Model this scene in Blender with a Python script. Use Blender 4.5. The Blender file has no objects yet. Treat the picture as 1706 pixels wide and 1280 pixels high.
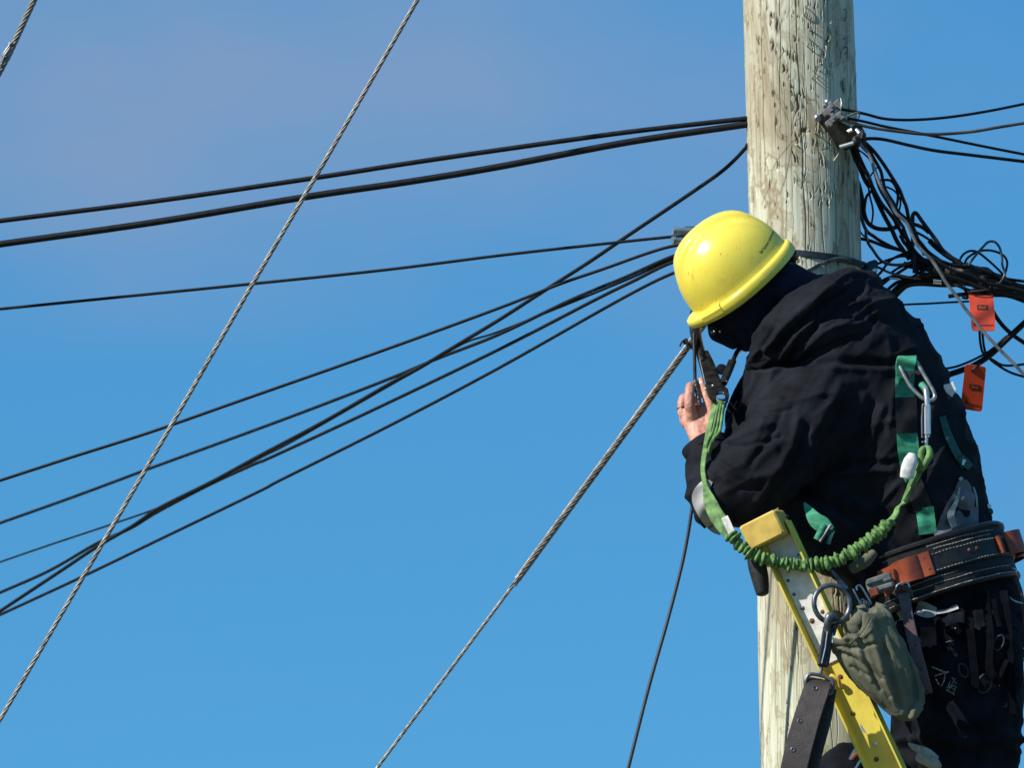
import bpy, math, random
import numpy as np
from mathutils import Vector, Matrix, noise
from mathutils.bvhtree import BVHTree

random.seed(7)
rng = np.random.default_rng(11)
scene = bpy.context.scene
COL = scene.collection
R = math.radians

# ------------------------------------------------------------------ camera
CAM = Vector((0.0, -16.0, 1.7))
PITCH = R(10.0)
LENS = 242.0
cam_d = bpy.data.cameras.new("camera")
cam_d.lens = LENS
cam_d.sensor_width = 36.0
cam_d.clip_start = 0.1
cam_d.clip_end = 3000.0
cam_o = bpy.data.objects.new("camera", cam_d)
COL.objects.link(cam_o)
cam_o.location = CAM
cam_o.rotation_euler = (R(90) + PITCH, 0, 0)
scene.camera = cam_o
cam_d.dof.use_dof = True
cam_d.dof.focus_distance = 15.85
cam_d.dof.aperture_fstop = 10.0

# ------------------------------------------------------------------ daylight
SUN_TO = Vector((-0.72, -0.36, 0.60)).normalized()
sun_d = bpy.data.lights.new("sun", 'SUN')
sun_d.energy = 5.0
sun_d.angle = R(0.53)
sun_d.color = (1.0, 0.95, 0.86)
sun_o = bpy.data.objects.new("sun", sun_d)
COL.objects.link(sun_o)
sun_o.location = (-20, -20, 30)
sun_o.rotation_euler = SUN_TO.to_track_quat('Z', 'Y').to_euler()

world = bpy.data.worlds.new("World")
scene.world = world
world.use_nodes = True
wn = world.node_tree
wn.nodes.clear()
w_out = wn.nodes.new("ShaderNodeOutputWorld")
w_bg = wn.nodes.new("ShaderNodeBackground")
w_sky = wn.nodes.new("ShaderNodeTexSky")
w_sky.sky_type = 'NISHITA'
w_sky.sun_disc = False
w_sky.sun_elevation = math.asin(SUN_TO.z)
w_sky.sun_rotation = math.atan2(SUN_TO.x, SUN_TO.y)
w_sky.altitude = 200
w_sky.air_density = 1.0
w_sky.dust_density = 0.05
w_sky.ozone_density = 2.0
w_bg.inputs["Strength"].default_value = 0.054
# thin high cloud veils, drifting over the whole sky
w_tc = wn.nodes.new("ShaderNodeTexCoord")
w_map = wn.nodes.new("ShaderNodeMapping")
w_map.inputs["Location"].default_value = (17.276, 19.178, -6.20)
w_map.inputs["Scale"].default_value = (5.0, 5.0, 9.0)
w_map.inputs["Rotation"].default_value = (0.0, R(12), 0.0)
w_no = wn.nodes.new("ShaderNodeTexNoise")
w_no.inputs["Scale"].default_value = 1.0
w_no.inputs["Detail"].default_value = 5.0
w_no.inputs["Roughness"].default_value = 0.47
w_rm = wn.nodes.new("ShaderNodeMapRange")
w_rm.interpolation_type = 'SMOOTHSTEP'
w_rm.inputs["From Min"].default_value = 0.49
w_rm.inputs["From Max"].default_value = 0.80
w_rm.inputs["To Max"].default_value = 0.82
w_tint = wn.nodes.new("ShaderNodeMix")
w_tint.data_type = 'RGBA'
w_tint.blend_type = 'MULTIPLY'
w_tint.inputs["Factor"].default_value = 1.0
w_tint.inputs["B"].default_value = (0.43, 1.24, 1.80, 1)
w_mix = wn.nodes.new("ShaderNodeMix")
w_mix.data_type = 'RGBA'
w_mix.inputs["B"].default_value = (4.2, 5.3, 7.7, 1)
L = wn.links.new
L(w_tc.outputs["Generated"], w_map.inputs["Vector"])
L(w_map.outputs["Vector"], w_no.inputs["Vector"])
L(w_no.outputs["Fac"], w_rm.inputs["Value"])
L(w_sky.outputs["Color"], w_tint.inputs["A"])
w_even = wn.nodes.new("ShaderNodeMix")
w_even.data_type = 'RGBA'
w_even.inputs["Factor"].default_value = 0.55
w_even.inputs["B"].default_value = (1.22, 4.85, 9.7, 1)
L(w_tint.outputs["Result"], w_even.inputs["A"])
L(w_even.outputs["Result"], w_mix.inputs["A"])
L(w_rm.outputs["Result"], w_mix.inputs["Factor"])
L(w_mix.outputs["Result"], w_bg.inputs["Color"])
L(w_bg.outputs["Background"], w_out.inputs["Surface"])

vs = scene.view_settings
vs.view_transform = 'Standard'
vs.look = 'None'
vs.gamma = 1.0
vs.exposure = 0.30
vs.use_curve_mapping = False
scene.cycles.max_bounces = 6
scene.cycles.use_denoising = True

# ------------------------------------------------------------------ placing helpers
SCL = 1.417e-3                      # metres per photograph pixel at the pole
_F = Vector((0, math.cos(PITCH), math.sin(PITCH)))
_U = Vector((0, -math.sin(PITCH), math.cos(PITCH)))
_X = Vector((1, 0, 0))
_K = 36.0 / LENS / 1706.0


def ray(px, py):
    return (_F + _X * ((px - 853) * _K) + _U * ((640 - py) * _K)).normalized()


def P(px, py, y=0.0):
    """The point of the place that stands at depth y on the line of sight of a measured photograph point."""
    d = ray(px, py)
    return CAM + d * ((y - CAM.y) / d.y)


# ------------------------------------------------------------------ materials
def mat(name, col, rough=0.6, metal=0.0, var=0.15, scale=30.0, stretch=(1, 1, 1), bump=0.0, bscale=200.0,
        spec=0.5, sheen=0.0, col2=None, coat=0.0, bdist=0.002):
    m = bpy.data.materials.new(name)
    m.use_nodes = True
    nt = m.node_tree
    b = nt.nodes["Principled BSDF"]
    b.inputs["Roughness"].default_value = rough
    b.inputs["Metallic"].default_value = metal
    b.inputs["Specular IOR Level"].default_value = spec
    b.inputs["Sheen Weight"].default_value = sheen
    b.inputs["Coat Weight"].default_value = coat
    tc = nt.nodes.new("ShaderNodeTexCoord")
    mp = nt.nodes.new("ShaderNodeMapping")
    mp.inputs["Scale"].default_value = stretch
    no = nt.nodes.new("ShaderNodeTexNoise")
    no.inputs["Scale"].default_value = scale
    no.inputs["Detail"].default_value = 5
    mx = nt.nodes.new("ShaderNodeMix")
    mx.data_type = 'RGBA'
    c2 = col2 if col2 else tuple(max(0, c * (1 - 2.2 * var)) for c in col)
    mx.inputs["A"].default_value = (*c2, 1)
    mx.inputs["B"].default_value = (*[min(1, c * (1 + var)) for c in col], 1)
    rm = nt.nodes.new("ShaderNodeMapRange")
    rm.inputs["From Min"].default_value = 0.3
    rm.inputs["From Max"].default_value = 0.68
    nt.links.new(tc.outputs["Object"], mp.inputs["Vector"])
    nt.links.new(mp.outputs["Vector"], no.inputs["Vector"])
    nt.links.new(no.outputs["Fac"], rm.inputs["Value"])
    nt.links.new(rm.outputs["Result"], mx.inputs["Factor"])
    nt.links.new(mx.outputs["Result"], b.inputs["Base Color"])
    if bump > 0:
        n2 = nt.nodes.new("ShaderNodeTexNoise")
        n2.inputs["Scale"].default_value = bscale
        n2.inputs["Detail"].default_value = 3
        bp = nt.nodes.new("ShaderNodeBump")
        bp.inputs["Strength"].default_value = bump
        bp.inputs["Distance"].default_value = bdist
        nt.links.new(mp.outputs["Vector"], n2.inputs["Vector"])
        nt.links.new(n2.outputs["Fac"], bp.inputs["Height"])
        nt.links.new(bp.outputs["Normal"], b.inputs["Normal"])
    return m


M = {
    'cable': mat('black_cable', (0.0085, 0.009, 0.0115), 0.5, spec=0.25, var=0.3, scale=60),
    'cable_gloss': mat('glossy_cable', (0.020, 0.021, 0.024), 0.30, spec=0.9, var=0.2, scale=60),
    'cable_grey': mat('grey_cable', (0.15, 0.155, 0.165), 0.5, var=0.3, scale=40),
    'cable_brown': mat('weathered_cable', (0.11, 0.085, 0.06), 0.7, var=0.35, scale=30, stretch=(0.3, 1, 1), col2=(0.03, 0.028, 0.028)),
    'galv': mat('galvanised_wire', (0.29, 0.275, 0.245), 0.45, 0.45, var=0.2, scale=80, col2=(0.12, 0.11, 0.095)),
    'steel': mat('bright_steel', (0.55, 0.56, 0.58), 0.3, 0.85, var=0.15, scale=50),
    'dull_steel': mat('dull_steel', (0.16, 0.17, 0.19), 0.42, 0.7, var=0.3, scale=50),
    'band': mat('steel_band', (0.035, 0.038, 0.045), 0.45, 0.4, var=0.3, scale=40),
    'plastic_grey': mat('grey_clamp_plastic', (0.17, 0.165, 0.175), 0.6, var=0.25, scale=60),
    'black_metal': mat('black_painted_metal', (0.016, 0.017, 0.019), 0.36, 0.2, var=0.4, scale=40, spec=0.5),
    'hook_metal': mat('dark_forged_hook', (0.045, 0.045, 0.043), 0.33, 0.65, var=0.35, scale=60),
    'print': mat('black_print', (0.015, 0.014, 0.01), 0.6),
    'jacket': mat('black_work_cloth', (0.0105, 0.0120, 0.0168), 0.8, var=0.25, scale=18, sheen=0.0, bump=0.25, bscale=900, bdist=0.0006, spec=0.10),
    'trouser': mat('navy_black_trouser_cloth', (0.0090, 0.0108, 0.0160), 0.8, var=0.3, scale=18, sheen=0.0, bump=0.25, bscale=900, bdist=0.0006, spec=0.06),
    'mask': mat('navy_knit_mask', (0.0095, 0.011, 0.026), 0.9, var=0.2, scale=50, bump=0.3, bscale=700, spec=0.2),
    'skin': mat('skin', (0.56, 0.285, 0.205), 0.55, var=0.12, scale=80, col2=(0.40, 0.155, 0.105), bump=0.25, bscale=160, bdist=0.0012),
    'nail': mat('finger_nail', (0.62, 0.42, 0.36), 0.35, var=0.1),
    'reflect': mat('grey_reflective_tape', (0.30, 0.30, 0.295), 0.5, var=0.1, scale=40),
    'fleece': mat('grey_lining_cloth', (0.10, 0.105, 0.12), 0.75, var=0.25, scale=14, bump=0.2, bscale=300),
    'pale_cloth': mat('pale_cloth', (0.34, 0.34, 0.32), 0.8, var=0.2, scale=40, bump=0.2, bscale=300),
    'webbing': mat('green_harness_webbing', (0.035, 0.30, 0.165), 0.75, var=0.25, scale=30, bump=0.6, bscale=420, bdist=0.001, stretch=(1, 1, 3)),
    'webbing_dark': mat('dark_teal_webbing', (0.008, 0.085, 0.075), 0.8, var=0.25, scale=30, bump=0.5, bscale=420),
    'webbing_lime': mat('lime_green_webbing', (0.135, 0.27, 0.075), 0.75, var=0.3, scale=60, bump=0.6, bscale=420, bdist=0.001),
    'ruffle': mat('green_elastic_webbing', (0.13, 0.25, 0.065), 0.8, var=0.3, scale=110, bump=0.8, bscale=500, bdist=0.0012, col2=(0.028, 0.075, 0.022)),
    'stitch': mat('white_thread', (0.40, 0.385, 0.34), 0.8, var=0.35, scale=160),
    'label_silver': mat('silver_label', (0.5, 0.5, 0.46), 0.45, 0.2, var=0.25, scale=60),
    'label_white': mat('worn_white_label', (0.72, 0.71, 0.68), 0.7, var=0.12, scale=60, bump=0.3, bscale=120),
    'frp': mat('yellow_fibreglass', (0.74, 0.61, 0.085), 0.45, var=0.06, scale=26, col2=(0.58, 0.45, 0.07), stretch=(1, 1, 0.5), bump=0.12, bscale=90),
    'frp_cap': mat('ochre_rubber_cap', (0.62, 0.43, 0.09), 0.5, var=0.12, scale=30, col2=(0.47, 0.31, 0.06), stretch=(1, 1, 1), bump=0.12, bscale=70),
    'alu_white': mat('white_scuffed_plate', (0.80, 0.79, 0.75), 0.5, 0.1, var=0.06, scale=60, col2=(0.62, 0.60, 0.55)),
    'alu': mat('aluminium', (0.62, 0.62, 0.61), 0.35, 0.8, var=0.1, scale=40),
    'rust': mat('rusty_bolt', (0.17, 0.055, 0.022), 0.8, var=0.4, scale=120),
    'hole': mat('hole_shade', (0.02, 0.012, 0.008), 0.7),  # near-black fill painted for the shade inside holes
    'rubber': mat('black_rubber', (0.018, 0.018, 0.018), 0.6, var=0.4, scale=60, bump=0.2, bscale=150),
    'belt_black': mat('black_belt_leather', (0.010, 0.011, 0.013), 0.42, var=0.3, scale=60, bump=0.25, bscale=250, spec=0.4),
    'belt_pad': mat('black_belt_pad', (0.0085, 0.009, 0.0115), 0.65, var=0.3, scale=60, bump=0.3, bscale=400, spec=0.3),
    'leather_tan': mat('orange_tan_leather', (0.27, 0.055, 0.018), 0.4, var=0.25, scale=30, bump=0.15, bscale=300, col2=(0.13, 0.026, 0.011)),
    'leather_dark': mat('dark_brown_leather', (0.035, 0.026, 0.022), 0.5, var=0.3, scale=40, bump=0.25, bscale=260, col2=(0.02, 0.015, 0.013)),
    'leather_purple': mat('purplish_brown_leather', (0.105, 0.062, 0.066), 0.5, var=0.2, scale=60, bump=0.2, bscale=260, col2=(0.05, 0.028, 0.03)),
    'canvas': mat('olive_canvas', (0.118, 0.118, 0.074), 0.85, var=0.18, scale=25, bump=0.45, bscale=600, bdist=0.0008, col2=(0.080, 0.082, 0.053)),
    'tag_orange': mat('orange_plastic_tag', (0.62, 0.062, 0.018), 0.45, var=0.10, scale=30, col2=(0.48, 0.046, 0.015)),
    'teal': mat('teal_cloth_trim', (0.008, 0.05, 0.085), 0.7, var=0.2),
    'beige': mat('beige_glove_cloth', (0.42, 0.39, 0.32), 0.85, var=0.15, scale=60, bump=0.3, bscale=300),
    'brass': mat('rivet_brass', (0.55, 0.42, 0.2), 0.35, 0.8),
    'buckle': mat('grey_green_buckle', (0.17, 0.185, 0.175), 0.4, 0.3, var=0.2, scale=60),
    'canvas_thread': mat('olive_thread', (0.16, 0.155, 0.10), 0.8),
    'stitch_dark': mat('grey_thread', (0.13, 0.125, 0.115), 0.8),
    'ring_steel': mat('worn_ring_steel', (0.42, 0.40, 0.35), 0.32, 0.8, var=0.25, scale=60),
    'dark_strap': mat('black_strap', (0.0035, 0.0045, 0.0075), 0.9, var=0.3, spec=0.04),
    'wood': None,
}


def helmet_material():
    """moulded plastic shell with scuffs, dull patches and a few grimy specks"""
    m = mat('yellow_hat_shell', (0.87, 0.72, 0.090), 0.3, var=0.03, scale=9, spec=0.42, col2=(0.82, 0.66, 0.080), bump=0.03, bscale=30)
    nt = m.node_tree
    b = nt.nodes["Principled BSDF"]
    src = b.inputs["Base Color"].links[0].from_socket
    tc = [n for n in nt.nodes if n.type == 'TEX_COORD'][0]

    def layer(prev, scale, lo, hi, col, amt, stretch=(1, 1, 1), detail=6):
        mp = nt.nodes.new("ShaderNodeMapping")
        mp.inputs["Scale"].default_value = stretch
        no = nt.nodes.new("ShaderNodeTexNoise")
        no.inputs["Scale"].default_value = scale
        no.inputs["Detail"].default_value = detail
        no.inputs["Roughness"].default_value = 0.65
        rm = nt.nodes.new("ShaderNodeMapRange")
        rm.inputs["From Min"].default_value = lo
        rm.inputs["From Max"].default_value = hi
        rm.inputs["To Max"].default_value = amt
        mx = nt.nodes.new("ShaderNodeMix")
        mx.data_type = 'RGBA'
        mx.inputs["B"].default_value = (*col, 1)
        nt.links.new(tc.outputs["Object"], mp.inputs["Vector"])
        nt.links.new(mp.outputs["Vector"], no.inputs["Vector"])
        nt.links.new(no.outputs["Fac"], rm.inputs["Value"])
        nt.links.new(rm.outputs["Result"], mx.inputs["Factor"])
        nt.links.new(prev, mx.inputs["A"])
        return mx.outputs["Result"], rm.outputs["Result"]
    o, _ = layer(src, 22, 0.56, 0.72, (0.62, 0.47, 0.09), 0.55)
    o, _ = layer(o, 70, 0.66, 0.74, (0.17, 0.12, 0.05), 0.75)
    o, _ = layer(o, 40, 0.62, 0.70, (0.45, 0.34, 0.10), 0.55, (6, 1, 1), 3)
    nt.links.new(o, b.inputs["Base Color"])
    _, r = layer(o, 16, 0.40, 0.66, (1, 1, 1), 1.0)
    rr = nt.nodes.new("ShaderNodeMapRange")
    rr.inputs["To Min"].default_value = 0.17
    rr.inputs["To Max"].default_value = 0.34
    nt.links.new(r, rr.inputs["Value"])
    nt.links.new(rr.outputs["Result"], b.inputs["Roughness"])
    return m


M['helmet'] = helmet_material()


def pole_material():
    m = bpy.data.materials.new('weathered_treated_pine')
    m.use_nodes = True
    nt = m.node_tree
    N = nt.nodes.new
    Lk = nt.links.new
    b = nt.nodes["Principled BSDF"]
    b.inputs["Roughness"].default_value = 0.82
    b.inputs["Specular IOR Level"].default_value = 0.25
    tc = N("ShaderNodeTexCoord")

    def noise_tex(scale3, scale, detail, rough=0.55, dist=0.0):
        mp = N("ShaderNodeMapping")
        mp.inputs["Scale"].default_value = scale3
        no = N("ShaderNodeTexNoise")
        no.inputs["Scale"].default_value = scale
        no.inputs["Detail"].default_value = detail
        no.inputs["Roughness"].default_value = rough
        no.inputs["Distortion"].default_value = dist
        Lk(tc.outputs["Object"], mp.inputs["Vector"])
        Lk(mp.outputs["Vector"], no.inputs["Vector"])
        return no.outputs["Fac"]

    def ramp(fac, stops):
        r = N("ShaderNodeValToRGB")
        el = r.color_ramp.elements
        while len(el) < len(stops):
            el.new(0.5)
        for e, (p, v) in zip(el, stops):
            e.position = p
            e.color = (*v, 1) if not isinstance(v, float) else (v, v, v, 1)
        Lk(fac, r.inputs["Fac"])
        return r.outputs["Color"]

    def mix(fac, a, bb, blend='MIX'):
        x = N("ShaderNodeMix")
        x.data_type = 'RGBA'
        x.blend_type = blend
        for s, v in ((x.inputs["Factor"], fac), (x.inputs["A"], a), (x.inputs["B"], bb)):
            if isinstance(v, (float, int)):
                s.default_value = v
            elif isinstance(v, tuple):
                s.default_value = (*v, 1)
            else:
                Lk(v, s)
        return x.outputs["Result"]

    grain = noise_tex((1, 1, 0.035), 90, 4)
    base = ramp(grain, [(0.30, (0.34, 0.332, 0.245)), (0.46, (0.57, 0.562, 0.43)), (0.70, (0.68, 0.665, 0.52))])
    fine = noise_tex((1, 1, 0.02), 260, 3)
    base = mix(0.35, base, ramp(fine, [(0.3, (0.62, 0.62, 0.6)), (0.6, (1.0, 1.0, 1.0))]), 'MULTIPLY')
    # brown water stains: soft inside, a darker tide line at the rim
    st = noise_tex((1, 1, 0.30), 7.5, 5, 0.62, 0.6)
    rim = ramp(st, [(0.0, 0.0), (0.512, 0.0), (0.530, 1.0), (0.555, 0.35), (0.65, 0.8), (1.0, 0.85)])
    base = mix(rim, base, mix(0.78, base, (0.235, 0.165, 0.085)))
    fl = noise_tex((1, 1, 0.42), 19, 6, 0.66, 0.9)
    base = mix(ramp(fl, [(0.0, 0.0), (0.535, 0.0), (0.555, 1.0), (0.60, 0.5), (1.0, 0.75)]), base, mix(0.62, base, (0.30, 0.225, 0.135)))
    # greenish treatment patches
    gr = noise_tex((1, 1, 0.2), 5, 3)
    base = mix(ramp(gr, [(0.45, 0.0), (0.7, 0.18)]), base, (0.36, 0.40, 0.285))
    at = N("ShaderNodeAttribute")
    at.attribute_name = "dark"
    base = mix(at.outputs["Fac"], base, (0.045, 0.034, 0.026))
    at2 = N("ShaderNodeAttribute")
    at2.attribute_name = "knot"
    base = mix(at2.outputs["Fac"], base, (0.20, 0.155, 0.09))
    Lk(base, b.inputs["Base Color"])
    bp = N("ShaderNodeBump")
    bp.inputs["Strength"].default_value = 0.5
    bp.inputs["Distance"].default_value = 0.0015
    Lk(grain, bp.inputs["Height"])
    bp2 = N("ShaderNodeBump")
    bp2.inputs["Strength"].default_value = 0.35
    bp2.inputs["Distance"].default_value = 0.001
    Lk(fine, bp2.inputs["Height"])
    Lk(bp.outputs["Normal"], bp2.inputs["Normal"])
    Lk(bp2.outputs["Normal"], b.inputs["Normal"])
    return m


M['wood'] = pole_material()


# ------------------------------------------------------------------ mesh helpers
def thing(name, label, cat, loc, group=None):
    o = bpy.data.objects.new(name, None)
    o.empty_display_size = 0.05
    COL.objects.link(o)
    o.location = loc
    o['label'] = label
    o['category'] = cat
    if group:
        o['group'] = group
    return o


def tag(o, label, cat, group=None):
    o['label'] = label
    o['category'] = cat
    if group:
        o['group'] = group
    return o


def wloc(o):
    v = Vector((0, 0, 0))
    while o is not None:
        v += o.location
        o = o.parent
    return v


def catmull(pts, n=8, closed=False):
    pts = [Vector(p) for p in pts]
    if len(pts) < 3 and not closed:
        return [pts[0].lerp(pts[-1], i / n) for i in range(n + 1)]
    out = []
    m = len(pts)
    segs = m if closed else m - 1
    for i in range(segs):
        if closed:
            p0, p1, p2, p3 = pts[(i - 1) % m], pts[i], pts[(i + 1) % m], pts[(i + 2) % m]
        else:
            p1, p2 = pts[i], pts[i + 1]
            p0 = pts[i - 1] if i > 0 else p1 * 2 - p2
            p3 = pts[i + 2] if i + 2 < m else p2 * 2 - p1
        for k in range(n):
            t = k / n
            out.append(0.5 * ((2 * p1) + (p2 - p0) * t + (2 * p0 - 5 * p1 + 4 * p2 - p3) * t * t + (3 * p1 - p0 - 3 * p2 + p3) * t ** 3))
    if not closed:
        out.append(pts[-1])
    return out


def cat1(vals, n, closed=False):
    v = catmull([Vector((a, 0, 0)) for a in vals], n, closed)
    return [q.x for q in v]


def frames(path, closed=False, up=None):
    T = []
    n = len(path)
    for i in range(n):
        if closed:
            d = path[(i + 1) % n] - path[(i - 1) % n]
        else:
            d = path[min(i + 1, n - 1)] - path[max(i - 1, 0)]
        T.append(d.normalized() if d.length > 1e-9 else Vector((0, 0, 1)))
    a = Vector(up) if up else (Vector((0, 1, 0)) if abs(T[0].y) < 0.9 else Vector((1, 0, 0)))
    N = []
    prev = (a - T[0] * a.dot(T[0])).normalized()
    for t in T:
        if up:
            q = a - t * a.dot(t)
        else:
            q = prev - t * prev.dot(t)
        q = q.normalized() if q.length > 1e-6 else prev
        N.append(q)
        prev = q
    B = [t.cross(q) for t, q in zip(T, N)]
    return T, N, B


class MB:
    def __init__(self):
        self.v, self.f = [], []

    def add(self, v, f):
        o = len(self.v)
        self.v += [Vector(p) for p in v]
        self.f += [tuple(i + o for i in q) for q in f]
        return self

    def rings(self, rings, closed=False, caps=True):
        o = len(self.v)
        k = len(rings[0])
        n = len(rings)
        for r in rings:
            self.v += [Vector(p) for p in r]
        for i in range(n if closed else n - 1):
            a, b = o + i * k, o + ((i + 1) % n) * k
            for j in range(k):
                j2 = (j + 1) % k
                self.f.append((a + j, a + j2, b + j2, b + j))
        if caps and not closed:
            self.f.append(tuple(o + j for j in reversed(range(k))))
            self.f.append(tuple(o + (n - 1) * k + j for j in range(k)))
        return self

    def tube(self, path, r, k=10, closed=False, flat=1.0, up=None):
        T, N, B = frames(path, closed, up)
        n = len(path)
        rr = r if isinstance(r, (list, tuple)) else [r] * n
        rg = []
        for p, a, b, q in zip(path, N, B, rr):
            rg.append([p + a * (q * flat * math.cos(2 * math.pi * j / k)) + b * (q * math.sin(2 * math.pi * j / k)) for j in range(k)])
        return self.rings(rg, closed)

    def strand(self, path, Rr, wires=7, lay=0.12, grow=None):
        T, N, B = frames(path)
        k = wires * 7
        s = 0.0
        rg = []
        for i, p in enumerate(path):
            if i:
                s += (p - path[i - 1]).length
            tw = 2 * math.pi * s / lay
            g = grow[i] if grow else 1.0
            ring = []
            for j in range(k):
                th = 2 * math.pi * j / k
                rad = Rr * g * (1 - 0.44 * (1 - abs(math.sin(wires * th / 2)) ** 0.75))
                ring.append(p + (N[i] * math.cos(th + tw) + B[i] * math.sin(th + tw)) * rad)
            rg.append(ring)
        return self.rings(rg)

    def ribbon(self, path, width, thick, wdir=None, closed=False):
        """strap of a real thickness; wdir gives the direction of its width"""
        T, N, B = frames(path, closed)
        n = len(path)
        rg = []
        for i, p in enumerate(path):
            w = width[i] if isinstance(width, (list, tuple)) else width
            wd = wdir[i] if isinstance(wdir, list) else (wdir if wdir is not None else N[i])
            a = (wd - T[i] * wd.dot(T[i])).normalized()
            b = T[i].cross(a).normalized()
            h, t, e = w / 2, thick / 2, min(w, thick) * 0.28
            rg.append([p + a * x + b * y for x, y in ((h, -t + e), (h, t - e), (h - e, t), (-h + e, t), (-h, t - e), (-h, -t + e), (-h + e, -t), (h - e, -t))])
        return self.rings(rg, closed)

    def box(self, c, sx, sy, sz, ax=None, bev=0.0):
        """box centred on c; ax = three axis directions"""
        ax = ax or (Vector((1, 0, 0)), Vector((0, 1, 0)), Vector((0, 0, 1)))
        X, Y, Z = [Vector(a).normalized() for a in ax]
        h = (sx / 2, sy / 2, sz / 2)
        b = min(bev, min(h) * 0.8)
        c = Vector(c)
        if b <= 0:
            v = [c + X * (h[0] * i) + Y * (h[1] * j) + Z * (h[2] * k) for i in (-1, 1) for j in (-1, 1) for k in (-1, 1)]
            return self.add(v, [(0, 1, 3, 2), (4, 6, 7, 5), (0, 4, 5, 1), (2, 3, 7, 6), (0, 2, 6, 4), (1, 5, 7, 3)])
        x, y = h[0], h[1]
        loop = [(x, -y + b), (x, y - b), (x - b, y), (-x + b, y), (-x, y - b), (-x, -y + b), (-x + b, -y), (x - b, -y)]
        sh = lambda s: [(px * (x - b * s) / x, py * (y - b * s) / y) for px, py in loop]
        rg = []
        for z, s in ((-h[2], 1), (-h[2] + b, 0), (h[2] - b, 0), (h[2], 1)):
            rg.append([c + X * px + Y * py + Z * z for px, py in sh(s)])
        return self.rings(rg)

    def prism(self, pts, depth, nrm, bev=0.0):
        """outline given as 3-D points, thickened along nrm (from the outline away along nrm)"""
        nrm = Vector(nrm).normalized()
        pts = [Vector(p) for p in pts]
        c = sum(pts, Vector()) / len(pts)
        if bev > 0:
            sc = lambda s: [p + (c - p).normalized() * s for p in pts]
            rg = [sc(bev), [p + nrm * bev for p in pts], [p + nrm * (depth - bev) for p in pts], [p + nrm * depth for p in sc(bev)]]
        else:
            rg = [pts, [p + nrm * depth for p in pts]]
        return self.rings(rg)

    def lathe(self, c, axis, prof, k=16):
        axis = Vector(axis).normalized()
        a = axis.orthogonal().normalized()
        b = axis.cross(a)
        c = Vector(c)
        rg = [[c + axis * h + (a * math.cos(2 * math.pi * j / k) + b * math.sin(2 * math.pi * j / k)) * max(r, 1e-5) for j in range(k)] for r, h in prof]
        return self.rings(rg)

    def ball(self, c, r, k=12, axis=(0, 0, 1), sq=1.0):
        n = max(5, k // 2)
        return self.lathe(c, axis, [(r * math.sin(math.pi * i / n), -r * sq * math.cos(math.pi * i / n)) for i in range(n + 1)], k)

    def rivet(self, c, nrm, r, h=0.5):
        return self.lathe(Vector(c) - Vector(nrm).normalized() * 0.001, nrm, [(r, 0), (r, r * 0.25), (r * 0.9, r * h * 0.8), (r * 0.55, r * h * 1.1), (0, r * h * 1.25)], 14)

    def loft(self, secs, k=32, n=6, up=(0, 1, 0)):
        """secs: (centre, half width across the view, half depth); a closed soft body with rounded ends"""
        path = catmull([s[0] for s in secs], n)
        ra = cat1([s[1] for s in secs], n)
        rb = cat1([s[2] for s in secs], n)
        T, N, B = frames(path, up=up)
        rg = []

        def ring(p, i, f):
            return [p + B[i] * (ra[i] * f * math.cos(2 * math.pi * j / k)) + N[i] * (rb[i] * f * math.sin(2 * math.pi * j / k)) for j in range(k)]
        m = min(ra[0], rb[0])
        for a in (85, 65, 40, 18):
            rg.append(ring(path[0] - T[0] * (m * 0.55 * math.sin(R(a))), 0, math.cos(R(a))))
        for i, p in enumerate(path):
            rg.append(ring(p, i, 1.0))
        m = min(ra[-1], rb[-1])
        for a in (18, 40, 65, 85):
            rg.append(ring(path[-1] + T[-1] * (m * 0.55 * math.sin(R(a))), len(path) - 1, math.cos(R(a))))
        return self.rings(rg)

    def mesh(self, name, origin=None):
        me = bpy.data.meshes.new(name)
        o = origin if origin is not None else Vector((0, 0, 0))
        me.from_pydata([tuple(p - o) for p in self.v], [], self.f)
        me.validate()
        return me

    def build(self, name, material, parent=None, smooth=True, angle=40, label=None, kind=None):
        org = wloc(parent) if parent is not None else (sum(self.v, Vector()) / max(1, len(self.v)))
        me = self.mesh(name, org)
        o = bpy.data.objects.new(name, me)
        COL.objects.link(o)
        if parent is not None:
            o.parent = parent
        else:
            o.location = org
        me.materials.append(material)
        if smooth:
            me.shade_smooth()
            me.set_sharp_from_angle(angle=R(angle))
        if label:
            o['label'] = label
        if kind:
            o['kind'] = kind
        return o


def fuse(mb, voxel, smooth=4, factor=0.5):
    """one continuous surface from overlapping closed bodies"""
    me = mb.mesh("tmp")
    ob = bpy.data.objects.new("tmp", me)
    COL.objects.link(ob)
    rm = ob.modifiers.new("r", 'REMESH')
    rm.mode = 'VOXEL'
    rm.voxel_size = voxel
    if smooth:
        sm = ob.modifiers.new("s", 'SMOOTH')
        sm.iterations = smooth
        sm.factor = factor
    dg = bpy.context.evaluated_depsgraph_get()
    ev = ob.evaluated_get(dg).to_mesh()
    n = len(ev.vertices)
    co = np.empty(n * 3, np.float32)
    ev.vertices.foreach_get('co', co)
    nr = np.empty(n * 3, np.float32)
    ev.vertex_normals.foreach_get('vector', nr)
    fs = [tuple(p.vertices) for p in ev.polygons]
    ob.evaluated_get(dg).to_mesh_clear()
    bpy.data.objects.remove(ob)
    bpy.data.meshes.remove(me)
    return co.reshape(-1, 3).astype(np.float64), nr.reshape(-1, 3).astype(np.float64), fs


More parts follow.
